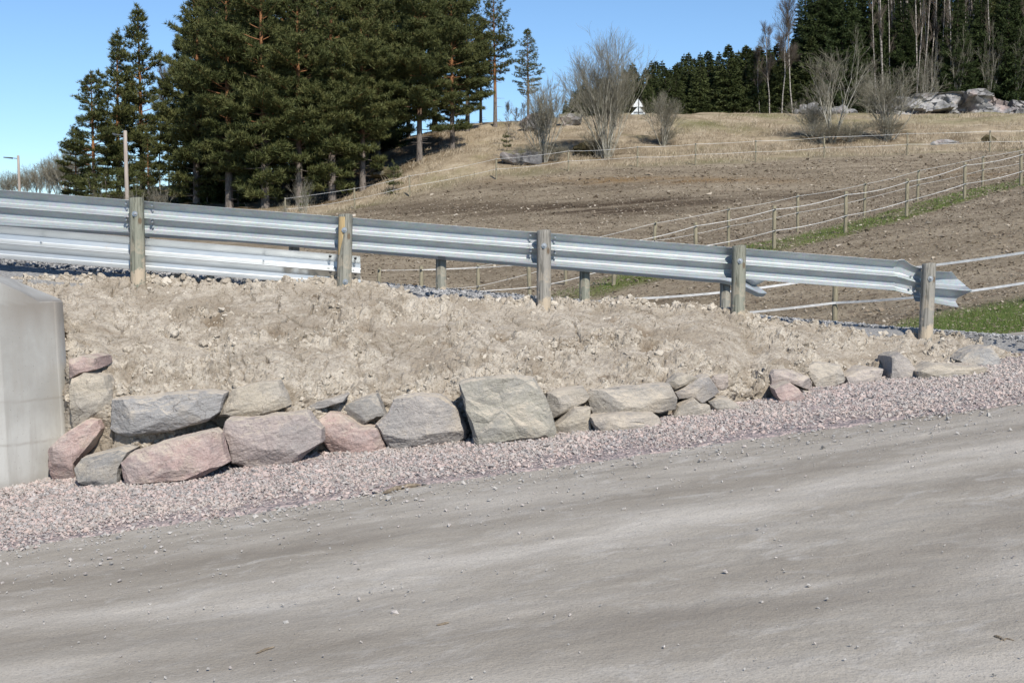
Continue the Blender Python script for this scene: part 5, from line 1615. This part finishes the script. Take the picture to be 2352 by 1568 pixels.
def ledge():
    nu, nv = 300, 70
    u = np.linspace(2026, 2440, nu); q = np.linspace(0, 1, nv)
    Yl = 97.0
    gx = (u - 1176) / FPX * Yl
    gz = zfield(gx, np.full(nu, Yl))
    tp = interp(u, [(2026, 262), (2040, 232), (2062, 216), (2100, 213), (2157, 211), (2188, 206), (2259, 203), (2290, 222), (2324, 228), (2352, 229), (2440, 238)])
    hz = np.array([top_z(a, Yl) for a in tp]) - gz
    v = np.zeros((nv, nu, 3))
    for j, k in enumerate(q):
        up = min(1, k / .6); bk = max(0, (k - .6) / .4)
        v[j, :, 0] = gx
        v[j, :, 1] = Yl + .9 * up + 3.4 * bk + .35 * math.sin(up * 3.1)
        v[j, :, 2] = gz - .4 + (hz + .4) * (up ** .85) - .5 * bk ** 2
    w = np.stack([v[..., 0] * .9 + .5 * v[..., 2], v[..., 2] * 1.5 - .3 * v[..., 0] + v[..., 1] * .8, 0 * gx + 0 * v[..., 0]], -1)
    w = w + .35 * np.stack([perlin(v, .8, 1), perlin(v, .8, 2), 0 * v[..., 0]], -1)
    def cells(f, seed):
        p = w[..., :2] * f
        i = np.floor(p).astype(np.int64); best = np.full(p.shape[:-1], 9.0); hv = np.zeros(p.shape[:-1]); ox = np.zeros(p.shape); hh = np.zeros(p.shape)
        for dx in (-1, 0, 1):
            for dy in (-1, 0, 1):
                cx_, cy_ = i[..., 0] + dx, i[..., 1] + dy
                h = _h(cx_, cy_, 0 * cx_, seed)
                qx = cx_ + (h & 0xFFFF) / 65535.; qy = cy_ + (h >> 16) / 65535.
                d = np.hypot(qx - p[..., 0], qy - p[..., 1])
                m = d < best
                best = np.where(m, d, best)
                hv = np.where(m, ((h >> 5) & 255) / 255., hv)
                t1 = ((h >> 3) & 255) / 127.5 - 1; t2 = ((h >> 11) & 255) / 127.5 - 1
                ox[..., 0] = np.where(m, (p[..., 0] - qx) * t1, ox[..., 0]); ox[..., 1] = np.where(m, (p[..., 1] - qy) * t2, ox[..., 1])
        return hv, ox.sum(-1)
    h1, t1 = cells(.62, 5); h2, t2 = cells(1.7, 6)
    d = .95 * (h1 - .4) + .7 * t1 + .28 * (h2 - .5) + .22 * t2 + .06 * fbm(v, 2.5, 3, 3)
    pxl, pyl = to_px(v)
    d = d - 1.5 * np.exp(-(((pxl - 2222) / 20) ** 2 + ((pyl - 243) / 15) ** 2) ** 2) - .8 * np.exp(-(((pxl - 2172) / 9) ** 2 + ((pyl - 232) / 12) ** 2) ** 2)
    edge = np.clip(np.minimum(u - 2026, 2440 - u) / 20, 0, 1)[None]
    face = np.clip(1.2 - q * .9, .25, 1)[:, None] * edge
    v[..., 1] -= d * face
    v[..., 2] += .25 * d * face * np.clip(q / .3, 0, 1)[:, None]
    o = v[0, 0].copy()
    ob = put('rock_outcrop', mesh_np('rock_outcrop', v - o, grid_faces(nv, nu), False), M['outcrop'], None, o)
    tag(ob, 'long low grey and pink rock ledge with dark clefts and mossy top on the crest', 'rock')
ledge()
rock_thing('rock_pile', 'low pile of pale broken rock under the leftmost dark spruce', [(1840, 97, 1.0, 1.0, 1), (1858, 97, 1.3, 1.3, 1.2), (1882, 97, 1.3, .9, 1.2), (1905, 97, 1.1, .9, 1), (1925, 97, 1.2, 1.0, 1), (1824, 97, .7, .6, .8), (1950, 97, .9, .6, .8)], 5, lv=2)
rock_thing('boulder', 'pale tan boulder on the slope behind the willow clump', [(1225, 90, 3.0, 1.8, 2)], 7)
rock_thing('boulder', 'pale boulder between willow clump and largest willow bush', [(1312, 91, 1.9, 1.5, 1.6)], 8)
rock_thing('boulder', 'mossy dark boulder left of the willow clump base', [(1195, 76, 2.4, 1.2, 1.4), (1170, 77, 1.2, .8, 1)], 9)
rock_thing('boulder', 'grey boulder at the foot of the largest willow bush', [(1345, 79, 1.6, 1.0, 1.2)], 10, 'moss_rock')
rock_thing('boulder', 'low dark rock in the shade beside the big bare trunk', [(890, 79, 2.6, 1.0, 1.6)], 11, 'moss_rock')
# brush and dark stones on the right slope
rock_thing('boulder', 'low dark stone heap by the far fence below the outcrop', [(2170, 78, 1.6, .5, .8), (2140, 78, .9, .4, .6)], 12, lv=2)
rock_thing('boulder', 'dark stone near the last far fence post at right', [(2262, 79, 1.0, .6, .7)], 13, 'moss_rock', 2)

# ================================================================ GRASS
def blades(px_rng, Y_rng, n_, hgt, wid, keepfn, seed, lean=.35):
    g = np.random.default_rng(seed)
    px_ = g.uniform(*px_rng, n_); Yd = g.uniform(*Y_rng, n_)
    x = (px_ - 1176) / FPX * Yd
    b3 = np.stack([x, Yd, 0 * x], -1)
    k = g.uniform(size=n_) < keepfn(px_, Yd, b3)
    x, Yd, b3, px_ = x[k], Yd[k], b3[k], px_[k]
    z = zfield(x, Yd)
    m_ = len(x)
    h = hgt * g.lognormal(0, .35, m_)
    a = g.uniform(0, 6.28, m_)
    wv = np.stack([np.cos(a), np.sin(a), 0 * a], -1) * wid * .5
    base = np.stack([x, Yd, z - .04], -1)
    tip = base + np.stack([g.normal(.25, lean, m_) * h, g.normal(0, lean, m_) * h, h], -1)
    v = np.stack([base - wv, base + wv, tip], 1).reshape(-1, 3)
    return v, np.arange(len(v)).reshape(-1, 3)
FAy = lambda px_: interp(px_, [(a, c_) for a, b_, c_ in FA])
def keep_dry(px_, Yd, b3):
    k = sstep(-.5, 1.0, Yd - FAy(px_)) * np.clip(.55 + 1.6 * fbm(b3, .35, 3, 91), .1, 1)
    sh = (px_ > 560) & (px_ < 1010) & (Yd - (px_ - 820) * .018 > 77)
    pz = to_px(np.stack([b3[:, 0], Yd, zfield(b3[:, 0], Yd)], -1))
    for bx, by, bw, bh in ((1240, 372, 70, 20), (1405, 352, 80, 20), (1175, 372, 60, 14), (1905, 316, 100, 26), (2030, 308, 90, 24), (1520, 325, 50, 14), (1330, 330, 60, 18)):
        k = k * (1 - .9 * np.exp(-((pz[0] - bx) / bw) ** 2 - ((pz[1] - by) / bh) ** 2))
    k = k * (.35 + .65 * sstep(274, 296, pz[1]))
    return np.where(sh, k * .15, k) * np.where(px_ < 660, .3, 1)
v, f = blades((560, 2450), (68, 96), 150000, .20, .032, keep_dry, 3, .6)
tag(put('dry_grass', mesh_np('dry_grass', v, f), M['dry_blade']), 'matted tan dry grass on the hillside', kind='stuff')
v, f = blades((2020, 2560), (18.6, 24.5), 90000, .075, .008, lambda a, b_, c_: sstep(2040, 2140, a) * sstep(25, 22.5, b_ + .8 * perlin(c_, 1.5, 3)), 4, .4)
v2, f2 = blades((1260, 2500), (33, 56), 90000, .085, .02, lambda a, b_, c_: .8 * sstep(-1.4, -.3, b_ - interp(a, [(q[0], q[2]) for q in FF])) * sstep(-.5, -1.8, b_ - interp(a, [(q[0], q[2]) for q in FR])) * np.clip(.8 + 1.8 * fbm(c_, .45, 3, 17), 0, 1), 5, .4)
b = MB(); b.add(v, f); b.add(v2, f2)
tag(put('green_grass', b.mesh('green_grass'), M['green_blade']), 'short green grass beside the field and along the lane', kind='stuff')
# straw and clods lying on the field
g_ = np.random.default_rng(77)
n = 60000
px_ = g_.uniform(700, 2500, n); Yd = 19 + g_.uniform(0, 1, n) ** 1.4 * 54
ok = Yd < FAy(px_) - .5
px_, Yd = px_[ok], Yd[ok]
x = (px_ - 1176) / FPX * Yd
z = zfield(x, Yd)
sz = (.022 + .0013 * Yd) * g_.lognormal(0, .45, len(x))
v, f = scatter(np.stack([x, Yd, z + .02], -1), sz * .65, OCT_V, OCT_F, .35, .3, 12)
t = NT('field_clod', .95, .1)
M['fclod'] = t.out(t.ramp(t.island(), [(0, (.13, .10, .072)), (.45, (.22, .178, .133)), (.8, (.28, .235, .18)), (1, (.46, .41, .34))]))
tag(put('field_clods', mesh_np('field_clods', v, f), M['fclod']), 'clods and straw bits lying on the brown field', kind='stuff')

# ================================================================ SMALL THINGS ON THE ROAD
def stick(pxs, r_, label, name='stick', mat='dead_wood', flat=1.0):
    pts_ = np.array([G(a, b_) for a, b_ in pxs])
    pts_[:, 2] += r_ * .8
    c0 = pts_.mean(0)
    q = np.linspace(0, 1, 16)
    pp = np.column_stack([np.interp(q, np.linspace(0, 1, len(pts_)), pts_[:, i]) for i in range(3)]) - c0
    pp += np.random.default_rng(int(pxs[0][0])).normal(0, r_ * .12, pp.shape)
    rad_ = r_ * np.interp(q, [0, .12, .5, .85, 1], [.25, .8, 1, .8, .2])
    me = MB().tube(pp, rad_, 7).mesh(name, False)
    v_ = np.empty(len(me.vertices) * 3, dtype=np.float32)
    o = put(name, me, M[mat], None, c0)
    return tag(o, label, 'stick')
stick([(880, 1137), (905, 1127), (935, 1120), (966, 1117)], .018, 'curved piece of bark at the edge of the gravel verge', 'bark_piece')
stick([(922, 1117), (950, 1110), (992, 1104)], .006, 'thin dark twig beside the curved bark piece', 'twig')
stick([(588, 1502), (610, 1492), (632, 1486)], .005, 'thin twig lying on the pale part of the road', 'twig')
stick([(1002, 1437), (1020, 1433), (1032, 1430)], .005, 'short straw on the grey road track', 'twig')
stick([(2283, 1462), (2296, 1466), (2308, 1474)], .006, 'dark twig on the road at lower right', 'twig')
stick([(2296, 1474), (2312, 1468), (2330, 1472)], .004, 'pale straw crossing the dark twig at lower right', 'twig')
